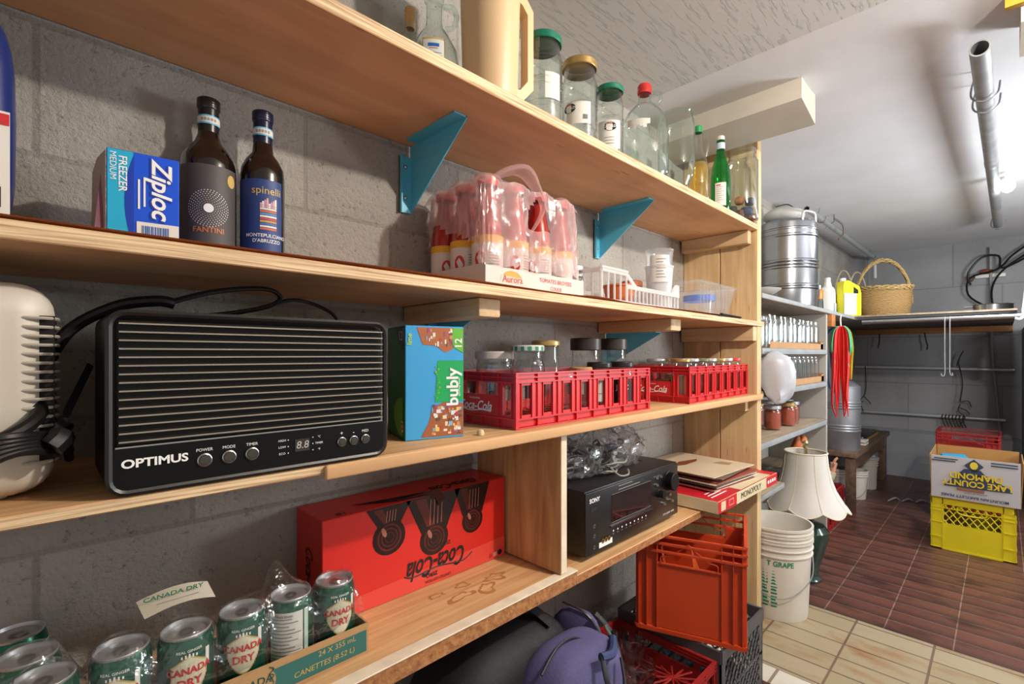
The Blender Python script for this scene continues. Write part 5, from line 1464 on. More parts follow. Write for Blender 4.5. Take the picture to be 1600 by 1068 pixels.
# backpack
NAVY = pm('backpack_navy', '514e78', .8, bump=.3, bscale=160); NAVD = pm('backpack_black_fabric', '100f12', .7, bump=.3, bscale=120); STRAP = pm('strap_webbing', '23252c', .6)
t = T('backpack', 'slumped navy and black backpack under the shelf with a grab loop and zipped pockets', 'backpack', (.76, .70, 0))
def slump(p, q_):
    p = p.copy(); p.x += (p.z - .2) * .12 + .008 * noise.noise(p * 9); p.y += .010 * noise.noise(p * 8 + Vector((4, 0, 0))); return p
q = B(); q.blob((-.03, .12, .24), (.21, .13, .245), NAVD, 3.2, 32, 20, slump); q.build('main_bag', t)
q = B(); q.blob((.055, -.035, .235), (.130, .085, .235), NAVY, 3.6, 32, 20, slump)
q.tube([(.128, -.10, .20), (.134, -.085, .34), (.125, -.055, .44), (.09, -.035, .474), (.03, -.035, .476), (-.03, -.045, .45)], .0028, STRAP, 6, sub=5)
q.tube([(.10, -.118, .20), (.10, -.119, .30), (.10, -.116, .39)], .0015, pm('stitch_pale', '8f8cab', .7), 5, sub=3)
q.tube([(-.06, -.125, .385), (.0, -.128, .395), (.09, -.127, .385), (.125, -.118, .30), (.13, -.112, .05)], .0022, STRAP, 5, sub=4); q.build('front_pocket', t)
q = B(); q.blob((.168, .04, .255), (.028, .095, .215), NAVY, 2.6, 22, 14, slump); q.tube([(.19, -.05, .20), (.20, -.05, .32), (.20, -.03, .42), (.195, .01, .468), (.19, .08, .475)], .003, SILVER, 6, sub=5); q.build('side_pocket', t)
q = B(); q.tube([(.10, .04, .47), (.07, .09, .505), (.02, .12, .51), (-.05, .16, .48)], .016, NAVD, 8, sub=5, flat=.4); q.build('shoulder_strap', t)
q = B(); q.tube([(.075, -.120, .475), (.062, -.140, .44), (.080, -.150, .405), (.118, -.145, .405), (.135, -.125, .450)], .0055, STRAP, 8, sub=6, flat=.6)
q.tube([(.072, -.118, .474), (.11, -.120, .468), (.165, -.085, .462)], .009, pm('webbing_blue', '2c3a66', .6), 8, sub=4); q.build('grab_loop', t)
q = B()
for (z_, y_) in ((.44, -.06), (.38, -.08), (.32, -.085)): q.box(.196, y_ - .010, z_ - .012, .210, y_ + .010, z_ + .012, BLACK, bev=.003)
q.tube([(.19, -.02, .485), (.205, -.06, .44), (.205, -.085, .36), (.20, -.085, .2)], .008, STRAP, 8, sub=5, flat=.4); q.tube([(.185, -.05, .47), (.19, -.09, .40), (.19, -.10, .25)], .005, pm('webbing_green', '3a4a3a', .6), 8, sub=5, flat=.5)
q.build('buckle_strap', t)

# ================================================================ BACK ROOM
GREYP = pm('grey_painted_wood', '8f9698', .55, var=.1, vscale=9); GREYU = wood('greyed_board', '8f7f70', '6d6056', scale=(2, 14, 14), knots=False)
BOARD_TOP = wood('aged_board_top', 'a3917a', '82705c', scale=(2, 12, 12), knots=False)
bu = T('grey_shelving_unit', 'grey-painted built-in shelving beyond the wooden unit, lined with preserving jars', 'shelves', (0, 0, 0))
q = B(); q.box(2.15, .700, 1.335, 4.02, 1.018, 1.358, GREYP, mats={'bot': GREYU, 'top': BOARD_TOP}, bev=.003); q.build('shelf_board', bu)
for (z0, z1, x0, x1) in ((1.100, 1.128, 2.168, 3.24), (.918, .946, 2.168, 3.24), (.700, .728, 2.15, 3.24), (.485, .510, 2.15, 2.46), (.445, .470, 2.93, 3.24)):
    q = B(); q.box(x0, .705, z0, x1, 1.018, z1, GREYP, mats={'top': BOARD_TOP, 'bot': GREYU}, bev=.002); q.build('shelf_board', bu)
q = B(); q.box(3.242, .712, 0, 3.272, 1.018, 1.334, pm('end_board_grey', 'a29e96', .7, var=.1, vscale=4), bev=.002); q.build('end_board', bu)
q = B(); q.box(3.272, .69, 1.262, 3.36, .735, 1.332, wood('orange_block', 'b8763a', '94562a', scale=(20, 2, 20)), bev=.002); q.build('corner_block', bu)
q = B(); q.box(2.15, .96, .30, 3.24, 1.018, .44, DARK_WOOD); q.build('back_rail', bu)
# loft shelf across the back corner
ls_ = T('loft_shelf', 'deep grey plywood shelf across the back wall with a steel front rod', 'shelf', (0, 0, 0))
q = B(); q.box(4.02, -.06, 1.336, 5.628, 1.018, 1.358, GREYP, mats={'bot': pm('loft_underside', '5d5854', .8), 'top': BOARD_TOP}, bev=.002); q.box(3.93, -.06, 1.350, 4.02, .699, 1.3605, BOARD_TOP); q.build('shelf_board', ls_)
q = B(); q.tube([(3.955, -.09, 1.318), (3.955, .66, 1.318)], .018, pm('silver_rod', 'b4b8bc', .3, 1), 14); q.build('front_rod', ls_)
q = B(); q.box(5.59, -.06, 1.285, 5.628, .98, 1.334, wood('orange_cleat', 'a8703c', '8a5428', scale=(20, 2, 20))); q.build('wall_cleat', ls_)
# preserving jars in rows
pj = jar('preserving_jar', 'tall empty clear preserving jar', (2.36, .76, 1.1295), .150, .036, .032, None, glass=GLASS_S, hs=.8, hn=.9, seg=20, group='empty preserving jars on the top grey shelf')
ORD = ('first', 'second', 'third', 'fourth', 'fifth', 'sixth', 'seventh', 'eighth', 'ninth', 'tenth', 'eleventh')
def jl(sh, j, i):
    return 'empty preserving jar, %s grey shelf, %s row, %s from the wooden post' % (sh, ('front', 'back')[j], ORD[i])
pj['label'] = jl('upper', 0, 0)
for j, yy in enumerate((.76, .845)):
    for i in range(11):
        if i == 0 and j == 0: continue
        dup(pj, (2.36 + i * .078, yy + .004 * (i % 2), 1.1295), i * .4, jl('upper', j, i))
for j, yy in enumerate((.76, .845)):
    for i in range(10):
        c = dup(pj, (2.42 + i * .080, yy, .9475), i * .3, jl('middle', j, i)); c['group'] = 'empty preserving jars on the middle grey shelf'
for zc, x1, nm in ((1.129, 3.22, 'upper'), (.947, 3.235, 'middle')):
    q = B(); q.box(2.32, .722, 0, x1, .724, .030, CARD); q.box(x1 - .002, .724, 0, x1, .96, .045, CARD); q.box(x1 - .05, .722, .0, x1, .724, .040, CARD); q.box(2.32, .724, 0, x1 - .002, .96, .0015, CARD)
    o = q.build('cardboard_tray', None, (0, 0, zc)); tag(o, 'shallow brown cardboard tray under the jars on the %s grey shelf' % nm, 'tray')
# jam jars
JAM = pm('tomato_sauce', 'a2401c', .35, var=.15, vscale=30)
spots = [(2.60, .80, 'nearest one, dull zinc lid', ALU), (2.80, .79, 'second from the front, gold lid', GOLD), (2.90, .80, 'third from the front, bright lid', ALU), (3.02, .86, 'farthest to the right and set back', ALU), (2.86, .90, 'behind the gold-lidded one, silver lid', ALU), (2.68, .90, 'in the back row near the wooden post', GOLD)]
fj = {}
for k, (x_, y_, d_, lm) in enumerate(spots):
    lb = 'orange-red filled jar on the grey shelf, ' + d_
    if lm.name in fj: dup(fj[lm.name], (x_, y_, .7295), 0, lb)
    else: fj[lm.name] = jar('filled_jar', lb, (x_, y_, .7295), .115, .040, .035, lm, .016, glass=GLASS_S, stuff=JAM, fillh=.8, seg=20, group='filled jars on the lower grey shelf', cat='jar')
# white bag hanging off the grey shelf
q = B()
def bagfn(p, q_):
    n = noise.noise_vector(Vector((p.x * 13, p.y * 13, p.z * 7))); r = p + n * .028
    k = (p.z - .90) / .21
    r.x += (1 - k) * .02 * math.sin(p.y * 60); r.y -= (1 - k) * .03
    r = r + noise.noise_vector(p * 45) * .006
    if not (.95 < r.z < 1.095): r.y = min(r.y, .700)
    r.x = max(r.x, 2.17)
    return r
q.blob((2.222, .690, 1.005), (.072, .065, .110), pm('white_poly_bag', 'b9bdc6', .35), 2.1, 30, 22, bagfn)
o = q.build('white_bag'); tag(o, 'bulging white plastic bag squeezed beside the wooden post', 'bag')
# metal drums
def drum(name, label, loc, r, h, m, rz=0., handles=False, lidm=None, ribs=(.28, .33, .38, .62, .67, .72)):
    t = T(name, label, 'drum', loc, rz)
    pr = [(0, 0), (r * .97, 0), (r * .985, .008)]
    for f_ in ribs:
        pr += [(r, h * f_ - .009), (r * 1.035, h * f_ - .003), (r * 1.035, h * f_ + .003), (r, h * f_ + .009)]
    pr += [(r, h * .97), (r * 1.02, h * .975), (r * 1.02, h * .99), (r * .98, h)]
    q = B(); q.lathe(pr, m, 44); q.build('drum_body', t)
    q = B()
    if handles: q.lathe([(r * .99, h), (r * .98, h + .03), (r * .90, h + .045), (0, h + .052)], lidm or m, 44)
    else: q.lathe([(r * .98, h), (r * .60, h + .035), (r * .22, h + .042), (r * .2, h + .06), (0, h + .06)], m, 40)
    q.build('lid', t)
    if handles:
        for a in (-1.9, -.2):
            q = B(); cx, cy = r * .86 * math.cos(a), r * .86 * math.sin(a); tx, ty = -math.sin(a), math.cos(a)
            q.tube([(cx - tx * .055, cy - ty * .055, h + .02), (cx - tx * .05, cy - ty * .05, h + .075), (cx, cy, h + .085), (cx + tx * .05, cy + ty * .05, h + .075), (cx + tx * .055, cy + ty * .055, h + .02)], .006, pm('handle_pale', 'd8d8d8', .35, .3), 8, sub=4); q.build('handle', t)
    return t
drum('steel_drum', 'bright ribbed steel drum with looped lid handles on the upper grey shelf', (3.02, .855, 1.3585), .150, .43, STEEL, 0, True, ribs=(.24, .27, .50, .54, .58, .90))
q = B()
def bf2(p, q_):
    n = noise.noise_vector(Vector((p.x * 11, p.y * 11, p.z * 11 + 7))); return p + n * .02
q.blob((3.05, .87, 1.888), (.13, .10, .045), pm('crumpled_pale_bag', 'c4c4c0', .5), 2, 26, 16, bf2)
q.tube([(2.86, .86, 1.90), (2.98, .84, 1.935), (3.12, .84, 1.942)], .003, BLACK, 5, sub=3)
o = q.build('crumpled_bag'); tag(o, 'crumpled pale plastic bag lying on the lid of the bright steel drum', 'bag')
drum('steel_drum', 'dull grey ribbed steel drum with a cone top standing on the dark table', (4.16, .812, .4210), .108, .455, STEEL_DULL, 0, False, ribs=(.30, .34, .38, .66, .70, .74))
# round pan lid behind the drum
t = T('steel_pan_lid', 'round steel pan standing on edge behind the bright drum, black handle', 'pan', (3.40, .90, 1.500))
q = B(); q.M = Matrix.Rotation(R(70), 4, 'Z') @ Matrix.Rotation(R(78), 4, 'X'); q.lathe([(0, .02), (.05, .018), (.10, .008), (.128, 0), (.135, .003), (.135, -.008), (.12, -.006), (0, .0)], STEEL, 40); q.lathe([(.012, .02), (.014, .035), (.018, .045), (0, .05)], SILVER, 20); q.build('pan', t)
q = B(); q.tube([(-.03, -.06, .14), (.0, -.06, .155), (.05, -.06, .15), (.08, -.05, .12), (.085, -.04, .08), (.08, -.04, .055)], .006, BLACK, 8, sub=4); q.blob((.08, -.04, .05), (.014, .014, .014), BLACK, 2, 12, 8); q.build('handle', t)
for o in bpy.data.objects:
    if o.name == 'steel_pan_lid': o.location.z = 1.500
# bottle and jugs on the loft shelf
t = T('amber_bottle', 'small amber and white spirit bottle between the drum and white jug', 'bottle', (3.72, .86, 1.3595))
q = B(); q.lathe([(0, 0), (.026, 0), (.028, .01), (.028, .09), (.024, .11)], pm('clear_dark', '3a3c40', .3), 20); q.lathe([(.026, .108), (.028, .115), (.028, .165), (.018, .175)], pm('amber_fill', 'b8772c', .3), 20); q.build('bottle_body', t)
q = B(); q.lathe([(.012, .17), (.013, .20), (0, .202)], TEXT_WHT, 14); q.build('cap', t)
t = T('white_jug', 'slim white plastic jug with a hooped handle behind the yellow one', 'jug', (3.98, .865, 1.3595))
q = B(); q.blob((0, 0, .11), (.045, .045, .11), WHITE, 4, 22, 14); q.lathe([(.03, .20), (.018, .26), (.018, .28), (0, .282)], WHITE, 16); q.box(-.03, -.0475, .03, .03, -.046, .10, pm('jug_label', 'b8c0c8', .5)); q.build('jug_body', t)
YJ = pm('bright_yellow_plastic', 'e8e01e', .35)
t = T('yellow_jug', 'bright yellow detergent-style jug with a pale label on the loft corner', 'jug', (4.06, .755, 1.3595), R(-35))
q = B()
q.prism([(-.065, 0), (.065, 0), (.07, .02), (.07, .17), (.055, .215), (.0, .240), (-.035, .255), (-.065, .250), (-.070, .215)], -.03, .03, YJ, 'XZ')
q.prism([(.008, .165), (.046, .165), (.044, .190), (.008, .212)], -.0315, .0315, DARK, 'XZ')
q.build('jug_body', t)
q = B(); q.box(-.068, -.034, .015, .030, -.031, .165, pm('jug_pale_label', 'c3c6cc', .5), bev=.001, seg=1); q.build('label', t)
q = B(); q.lathe([(.018, .250), (.018, .272), (0, .274)], TEXT_WHT, 16, at=(-.048, 0, 0)); q.build('cap', t)
# baskets
def wicker(name, c, c2):
    m, nt, bs, N, L = nodes(name)
    tc = N('ShaderNodeTexCoord'); w = N('ShaderNodeTexWave'); w.bands_direction = 'Z'; w.inputs['Scale'].default_value = 38; w.inputs['Distortion'].default_value = 2.5; w.inputs['Detail'].default_value = 2; w.inputs['Detail Scale'].default_value = 3
    L(tc.outputs['Object'], w.inputs['Vector'])
    r = N('ShaderNodeValToRGB'); r.color_ramp.elements[0].color = rgb(c2); r.color_ramp.elements[1].color = rgb(c); L(w.outputs['Fac'], r.inputs['Fac']); L(r.outputs['Color'], bs.inputs['Base Color'])
    bp = N('ShaderNodeBump'); bp.inputs['Distance'].default_value = .004; L(w.outputs['Fac'], bp.inputs['Height']); L(bp.outputs['Normal'], bs.inputs['Normal']); bs.inputs['Roughness'].default_value = .75
    return m
WK = wicker('wicker', 'bd9a62', '7d5c34'); WK2 = wicker('wicker_dark', '94703f', '5c4026')
def basket(name, label, loc, rz, r, h, hh, m, m2):
    t = T(name, label, 'basket', loc, rz)
    q = B(); q.lathe([(0, 0), (r * .84, 0), (r * .90, .01), (r * 1.01, h * .5), (r, h), (r * .95, h), (r * .84, .012), (0, .008)], m, 40, sx=1.1, sy=.82, fn=lambda a, z: 1 + .008 * math.sin(a * 26))
    q.build('basket_body', t)
    q = B()
    for s_ in range(3):
        q.tube([((r * 1.12 + .006 * math.sin(k * 1.3 + s_ * 2.1)) * math.cos(k * .131), (r * .84 + .006 * math.sin(k * 1.3 + s_ * 2.1)) * math.sin(k * .131), h - .012 + .012 * math.sin(k * .9 + s_ * 2.1)) for k in range(48)], .007, m2, 6, closed=True)
    q.build('braided_rim', t)
    q = B()
    for s_ in range(3):
        pts = []
        for k in range(25):
            a = math.pi * k / 24
            pts.append((-r * 1.08 * math.cos(a), .008 * math.sin(k * .9 + s_ * 2.1), h * .45 + (hh - h * .45) * math.sin(a) + .008 * math.cos(k * .9 + s_ * 2.1)))
        q.tube(pts, .009, m2, 6)
    q.build('hoop_handle', t)
    return t
basket('wicker_basket', 'pale wicker basket with a tall braided hoop handle on the loft shelf', (4.30, .60, 1.361), R(-78), .150, .215, .41, WK, wicker('wicker_light', 'c8ab74', '96763f'))
t = T('woven_shopper', 'darker woven bag with thin looped handles leaning behind the hoop basket', 'basket', (4.50, .86, 1.361), R(-40))
q = B(); q.lathe([(0, 0), (.09, 0), (.11, .02), (.13, .12), (.125, .20), (.118, .20), (.10, .02), (0, .01)], WK2, 30, sx=1.2, sy=.6); q.build('bag_body', t)
for (dx, dz, ww) in ((-.06, .17, .10), (.05, .16, .10)):
    q = B(); q.tube([(dx - ww * .7, -.05, .16), (dx - ww * .72, -.06, .25), (dx - ww * .3, -.065, .20 + dz), (dx + ww * .3, -.06, .19 + dz), (dx + ww * .72, -.06, .23), (dx + ww * .7, -.05, .15)], .007, pm('pale_handle', 'a79b84', .6), 7, sub=4); q.build('loop_handle', t)
# pans at the right end of the loft shelf
t = T('steel_saucepan', 'shallow shiny steel pan standing near the right end of the loft shelf', 'pan', (4.22, .04, 1.361))
q = B(); q.lathe([(0, 0), (.085, 0), (.09, .006), (.09, .045), (.095, .047), (.090, .050), (.086, .045), (.084, .008), (0, .006)], STEEL, 36); q.build('pan_body', t)
q = B(); q.box(-.03, .09, .035, .03, .13, .040, STEEL_DULL, bev=.001, seg=1); q.build('handle', t)
q = B(); q.lathe([(0, 0), (.13, 0), (.14, .008), (.12, .012), (0, .010)], pm('dark_tray', '2d2b2a', .5), 32); o = q.build('dark_round_tray', None, (4.35, .28, 1.361)); tag(o, 'flat dark round tray lying on the loft shelf between basket and pan', 'tray')
# small pale dish beside the post
q = B(); q.lathe([(0, .012), (.045, .0), (.06, .004), (.088, .022), (.090, .026), (.06, .012), (0, .016)], pm('pale_dish', 'b9bbb9', .35), 30); o = q.build('pale_dish', None, (2.27, .755, 1.3595)); tag(o, 'pale plastic dish just visible beside the wooden post', 'dish')
# wires, hooks, rods
def pipe(name, label, p0, p1, r_, cat='pipe', hooks=(), mat=GALV, hollow=True):
    t = T(name, label, cat, p0)
    P0, P1 = Vector(p0), Vector(p1); d = (P1 - P0)
    q = B(); dn = d.normalized(); q.M = dn.to_track_quat('Z', 'Y').to_matrix().to_4x4()
    ln = d.length
    q.lathe([(r_, 0), (r_, ln), (r_ * .82, ln), (r_ * .82, 0), (r_, 0)], mat, 20)
    q.lathe([(r_, ln * .42), (r_ * 1.06, ln * .422), (r_ * 1.06, ln * .44), (r_, ln * .442)], mat, 20)
    q.build('pipe_body', t)
    for h_ in hooks:
        q = B(); c = d * h_
        q.tube([c + Vector((0, -r_ * 1.6, r_ * 1.0)), c + Vector((0, -r_ * 1.3, -r_ * .7)), c + Vector((0, 0, -r_ * 1.35)), c + Vector((0, r_ * 1.3, -r_ * .5)), c + Vector((0, r_ * 1.25, r_ * 1.3)), c + Vector((0, r_ * .6, CEIL - P0.z))], .0028, STEEL_DULL, 6, sub=4); q.build('wire_hook', t)
    return t
pipe('galvanised_pipe', 'long grey pipe hung under the ceiling, its open mouth towards the aisle', (1.92, .045, 1.975), (4.68, .02, 1.975), .0235, hooks=(.12, .16, .97))
pipe('curtain_rod', 'pale rod slung under the ceiling above the bright drum and basket', (3.28, .82, 1.970), (5.55, .826, 1.985), .016, cat='rod', hooks=(.15, .93), mat=pm('pale_green_grey', 'a3a8a6', .4, .3))
q = B(); q.tube([(5.50, .826, 1.96), (5.50, .822, 1.90), (5.495, .82, 1.80)], .012, WHITE, 8); o = q.build('white_string'); tag(o, 'short white cord tied to the far end of the pale ceiling rod', 'cord')
q = B(); q.tube([(3.85, .80, CEIL - .002), (3.85, .80, 2.00), (3.80, .82, 1.97), (3.78, .84, 1.93)], .004, STEEL_DULL, 6, sub=4); q.tube([(3.85, .80, 2.02), (3.9, .76, 1.98), (3.92, .76, 1.92), (3.88, .78, 1.88)], .006, pm('brown_hook', '6b6058', .5), 6, sub=4)
o = q.build('ceiling_hook'); tag(o, 'bent hook screwed into the ceiling behind the pale rod', 'hook')
def wall_rod(name, label, z0, z1, y0, y1, r_):
    q = B(); q.tube([(5.58, y0, z0), (5.58, y1, z1)], r_, pm('white_rod', 'c2c6ca', .3, .4), 12)
    for y_ in (y0 - .02, y1 + .02): q.tube([(5.629, y_, z0), (5.58, y_, z0)], .006, STEEL_DULL, 6)
    o = q.build(name); tag(o, label, 'rod'); return o
wall_rod('wall_rod', 'upper white hanging rod fixed along the back wall', .985, .975, .99, -.07, .014)
wall_rod('wall_rod', 'lower white hanging rod on the back wall carrying a bunch of hooks', .562, .568, .985, -.02, .014)
WIRE = pm('rusty_wire', '3c3632', .6, .4)
def wires(name, label, runs, r_=.004, cat='wire', m=WIRE):
    q = B()
    for pts in runs: q.tube(pts, r_, m, 6, sub=4)
    o = q.build(name); tag(o, label, cat); return o
wires('hanging_wire', 'twisted rusty wire joining the two wall rods on the left', [[(5.56, .905, .99), (5.565, .90, .80), (5.56, .91, .72)], [(5.56, .91, .72), (5.55, .94, .66), (5.56, .92, .56)], [(5.56, .92, .71), (5.54, .88, .67), (5.54, .86, .64)], [(5.56, .92, .66), (5.54, .95, .63), (5.55, .94, .57)]])
wires('hanging_wire', 'knotted dark wire crossing both wall rods on the right', [[(5.56, .245, 1.10), (5.55, .26, 1.03), (5.555, .25, .98), (5.56, .235, .85), (5.56, .25, .70)], [(5.55, .23, 1.13), (5.55, .26, 1.05), (5.55, .27, 1.0)], [(5.56, .25, .70), (5.55, .20, .71), (5.55, .18, .66)], [(5.56, .25, .68), (5.55, .26, .62), (5.55, .22, .58), (5.55, .24, .52)], [(5.56, .25, .65), (5.54, .21, .63), (5.54, .19, .60)]])
wires('hook_pair', 'pair of long thin wires with hooked ends hanging from the loft rod', [[(3.955, .245, 1.335), (3.93, .245, 1.30), (3.93, .245, 1.10), (3.93, .245, .985), (3.93, .257, .970), (3.93, .262, .985)], [(3.955, .222, 1.335), (3.93, .222, 1.30), (3.93, .222, 1.10), (3.93, .222, .99), (3.93, .21, .975), (3.93, .212, .99)]], .0028, 'hook', m=GALV)
wires('wire_hooks', 'bunch of small S-hooks strung on the lower wall rod', [[(5.575, .36 - k * .022, .585), (5.56, .365 - k * .022, .56), (5.575, .36 - k * .022, .53), (5.56, .35 - k * .022, .50), (5.57, .345 - k * .022, .485)] for k in range(7)], .0042, 'hooks')
wires('nail_hook', 'small hook hanging from the cleat under the loft shelf, left', [[(5.58, .80, 1.29), (5.57, .80, 1.22), (5.57, .81, 1.16)]], .005, 'hook')
wires('nail_hook', 'small bent hook hanging from the cleat under the loft shelf, middle', [[(5.58, .48, 1.29), (5.57, .47, 1.22), (5.57, .46, 1.18), (5.57, .465, 1.14)]], .005, 'hook')
# slim conduit down the back wall
q = B(); q.tube([(5.60, .068, 1.98), (5.60, .060, 1.20), (5.60, .035, .8), (5.60, .01, .42)], .010, pm('conduit_grey', '8f9092', .5), 10, sub=3)
o = q.build('wall_conduit'); tag(o, 'thin grey conduit running down the back wall near the right corner', 'conduit')
# cables at the right
wires('black_cable', 'loose black cable looping across the back wall at the upper right', [[(5.60, -.20, 2.02), (5.58, -.06, 1.90), (5.58, .0, 1.82), (5.57, .06, 1.78), (5.57, .19, 1.74), (5.57, .20, 1.60), (5.56, .10, 1.50), (5.56, .03, 1.47), (5.56, -.06, 1.42)],
      [(5.60, -.15, 1.88), (5.57, .0, 1.80), (5.57, .02, 1.90), (5.57, .12, 1.90), (5.57, .20, 1.78), (5.57, .185, 1.68)], [(5.59, -.20, 1.95), (5.57, -.02, 1.80), (5.57, .05, 1.68), (5.57, .06, 1.55), (5.56, .03, 1.47), (5.55, -.08, 1.45)]], .008, 'cable', m=CAB)
q = B(); q.box(5.60, -.02, 1.735, 5.628, .16, 1.765, WHITE, bev=.004); q.blob((5.60, .09, 1.785), (.02, .045, .022), pm('rust_red', '7a3a2a', .7), 2, 12, 8); q.blob((5.60, .185, 1.73), (.018, .018, .02), pm('rust_brown', '6a4232', .7), 2, 12, 8)
o = q.build('wall_junction'); tag(o, 'rusty cable junction with a white bracket on the back wall', 'junction box')
# box and rope at the right edge
t = T('beige_cabinet', 'beige topped grey cupboard side at the right edge, next to the loft shelf', 'cabinet', (0, 0, 0))
q = B(); q.box(3.93, -.36, 1.44, 4.35, -.108, 1.485, pm('beige_top', 'a39c86', .6), bev=.002); q.build('top_panel', t)
q = B(); q.box(3.94, -.36, 1.02, 4.35, -.112, 1.439, pm('cupboard_grey', '55565a', .7, bump=.2, bscale=20), bev=.002); q.build('side_panel', t)
q = B(); q.tube([(3.925, -.095, 1.48), (3.925, -.088, 1.40), (3.925, -.083, 1.33), (3.92, -.10, 1.295), (3.92, -.125, 1.29), (3.92, -.13, 1.32), (3.92, -.10, 1.325), (3.92, -.07, 1.30), (3.92, -.05, 1.305)], .0075, pm('white_rope', 'cfcfcf', .7), 8, sub=5)
o = q.build('white_rope'); tag(o, 'white rope knotted round the right end of the loft rod', 'rope')
q = B(); q.box(3.96, -.15, 1.4855, 4.02, -.11, 1.505, pm('mint_plastic', '7fc4b4', .4), bev=.003); o = q.build('mint_object'); o.name = 'mint_clip'; tag(o, 'small mint green clip on the beige cupboard top', 'clip')
# ceiling bulb
t = T('ceiling_bulb', 'glowing white bulb in a white holder on the back room ceiling', 'lamp', (3.62, -.02, CEIL))
q = B(); q.lathe([(0, 0), (.045, 0), (.045, -.012), (.028, -.020), (.026, -.035), (0, -.035)], WHITE, 24); q.build('holder', t)
q = B(); q.blob((0, 0, -.068), (.030, .030, .035), pm('bulb_glow', 'ffffff', .4, emit=9), 2, 20, 14); q.build('bulb', t)
# yellow thing at the upper right edge
q = B(); q.prism([(-.10, 0), (.0, 0), (.0, .028), (-.08, .028), (-.10, .015)], 0, .02, pm('ochre_plastic', 'b9902e', .4), 'YZ'); o = q.build('ochre_bracket', None, (1.86, -.045, CEIL - .033)); tag(o, 'ochre yellow bracket fixed to the stub beam at the top right', 'bracket')
o.location = (1.835, -.005, CEIL - .030)
# table
t = T('dark_table', 'rough dark wooden table carrying the dull steel drum', 'table', (0, 0, 0))
q = B(); q.box(4.01, .70, .385, 5.40, 1.015, .4205, DARK_WOOD, bev=.003); q.build('table_top', t)
for (x_, y_) in ((4.06, .745), (5.33, .745), (4.06, .98), (5.33, .98)):
    q = B(); q.box(x_ - .028, y_ - .028, 0, x_ + .028, y_ + .028, .3845, DARK_WOOD, bev=.003); q.build('leg', t)
q = B(); q.box(4.12, .72, .30, 5.28, .745, .3845, DARK_WOOD); q.build('apron', t)
q = B(); q.box(0, 0, 0, .55, .20, .035, pm('dark_bundle', '15151a', .3), bev=.012); q.box(.0, -.01, 0, .55, .05, .012, pm('mustard_edge', '8a7230', .6)); o = q.build('dark_case', None, (4.62, .76, .4215)); tag(o, 'flat shiny black case with a mustard edge on the dark table', 'case')
q = B()
for k in range(3): q.box(.0, .0, k * .012, .12, .09, k * .012 + .009, (WHITE_PAPER, CARD, WHITE_PAPER)[k], bev=.001, seg=1)
o = q.build('folded_papers', None, (4.40, .715, .4215)); tag(o, 'little heap of folded papers right of the dull drum on the table', 'papers')
# buckets
def bucket(name, label, loc, r0_, r1_, h, m, rz=0., lid=None, group=None, bail=True, hoops=(.82, .90)):
    t = T(name, label, 'bucket', loc, rz, group)
    pr = [(0, .0), (r0_, 0), (r0_ * 1.01, .006)]
    def rad(z): return r0_ + (r1_ - r0_) * z / h
    for f_ in hoops: pr += [(rad(h * f_), h * f_ - .004), (rad(h * f_) + .007, h * f_ - .003), (rad(h * f_) + .007, h * f_ + .001), (rad(h * f_) + .001, h * f_ + .002)]
    pr += [(r1_, h - .010), (r1_ + .006, h - .009), (r1_ + .006, h), (r1_ - .002, h), (r1_ - .004, h - .01), (r0_ - .003, .006), (0, .006)]
    q = B(); q.lathe(pr, m, 40); q.build('bucket_body', t)
    if bail:
        q = B(); z0 = h * .80; q.tube([(-rad(z0) - .004, 0, z0), (-rad(z0) * .95, -r1_ * .55, z0 - .09), (-r1_ * .3, -r1_ * 1.05, z0 - .15), (r1_ * .35, -r1_ * 1.05, z0 - .145), (rad(z0) * .97, -r1_ * .5, z0 - .08), (rad(z0) + .004, 0, z0)], .0022, STEEL_DULL, 6, sub=6); q.build('wire_handle', t)
    if lid:
        q = B(); q.lathe([(r1_ + .007, h - .006), (r1_ + .009, h - .005), (r1_ + .009, h + .006), (r1_ * .9, h + .008), (r1_ * .88, h + .003), (0, h + .003)], lid, 36); q.build('lid', t)
    return t
BUCK = pm('bucket_white', 'd6d0c6', .4)
t = bucket('white_bucket', 'white plastic bucket printed in green with grape must lettering, beside the wooden post', (2.292, .690, 0), .118, .134, .325, BUCK, face(2.292, .69))
def gl(q):
    r_ = .1305
    q.wtext('T GRAPE', .029, TEXT_GRN, r_ + .0015, .12, .238, bold=.02, sx=.9)
    rr = random.Random(3)
    for j in range(2):
        for k in range(12):
            z = .205 - k * .0135; a = -.42 + j * .26
            q.patch(.127 + .0012 - k * .0009 * .6, a, a + .16 + rr.uniform(-.02, .04), z, z + .010 - (k % 3) * .002, TEXT_GRN, n=3)
put_label(t, gl, 'green_print')
for k, nm in enumerate(('middle', 'topmost')):
    bucket('white_bucket', 'white plastic bucket nested inside the printed one, %s of the nested three' % nm, (2.292, .690, .028 + k * .028), .112, .134, .325, BUCK, 0, bail=False, hoops=(.93,))
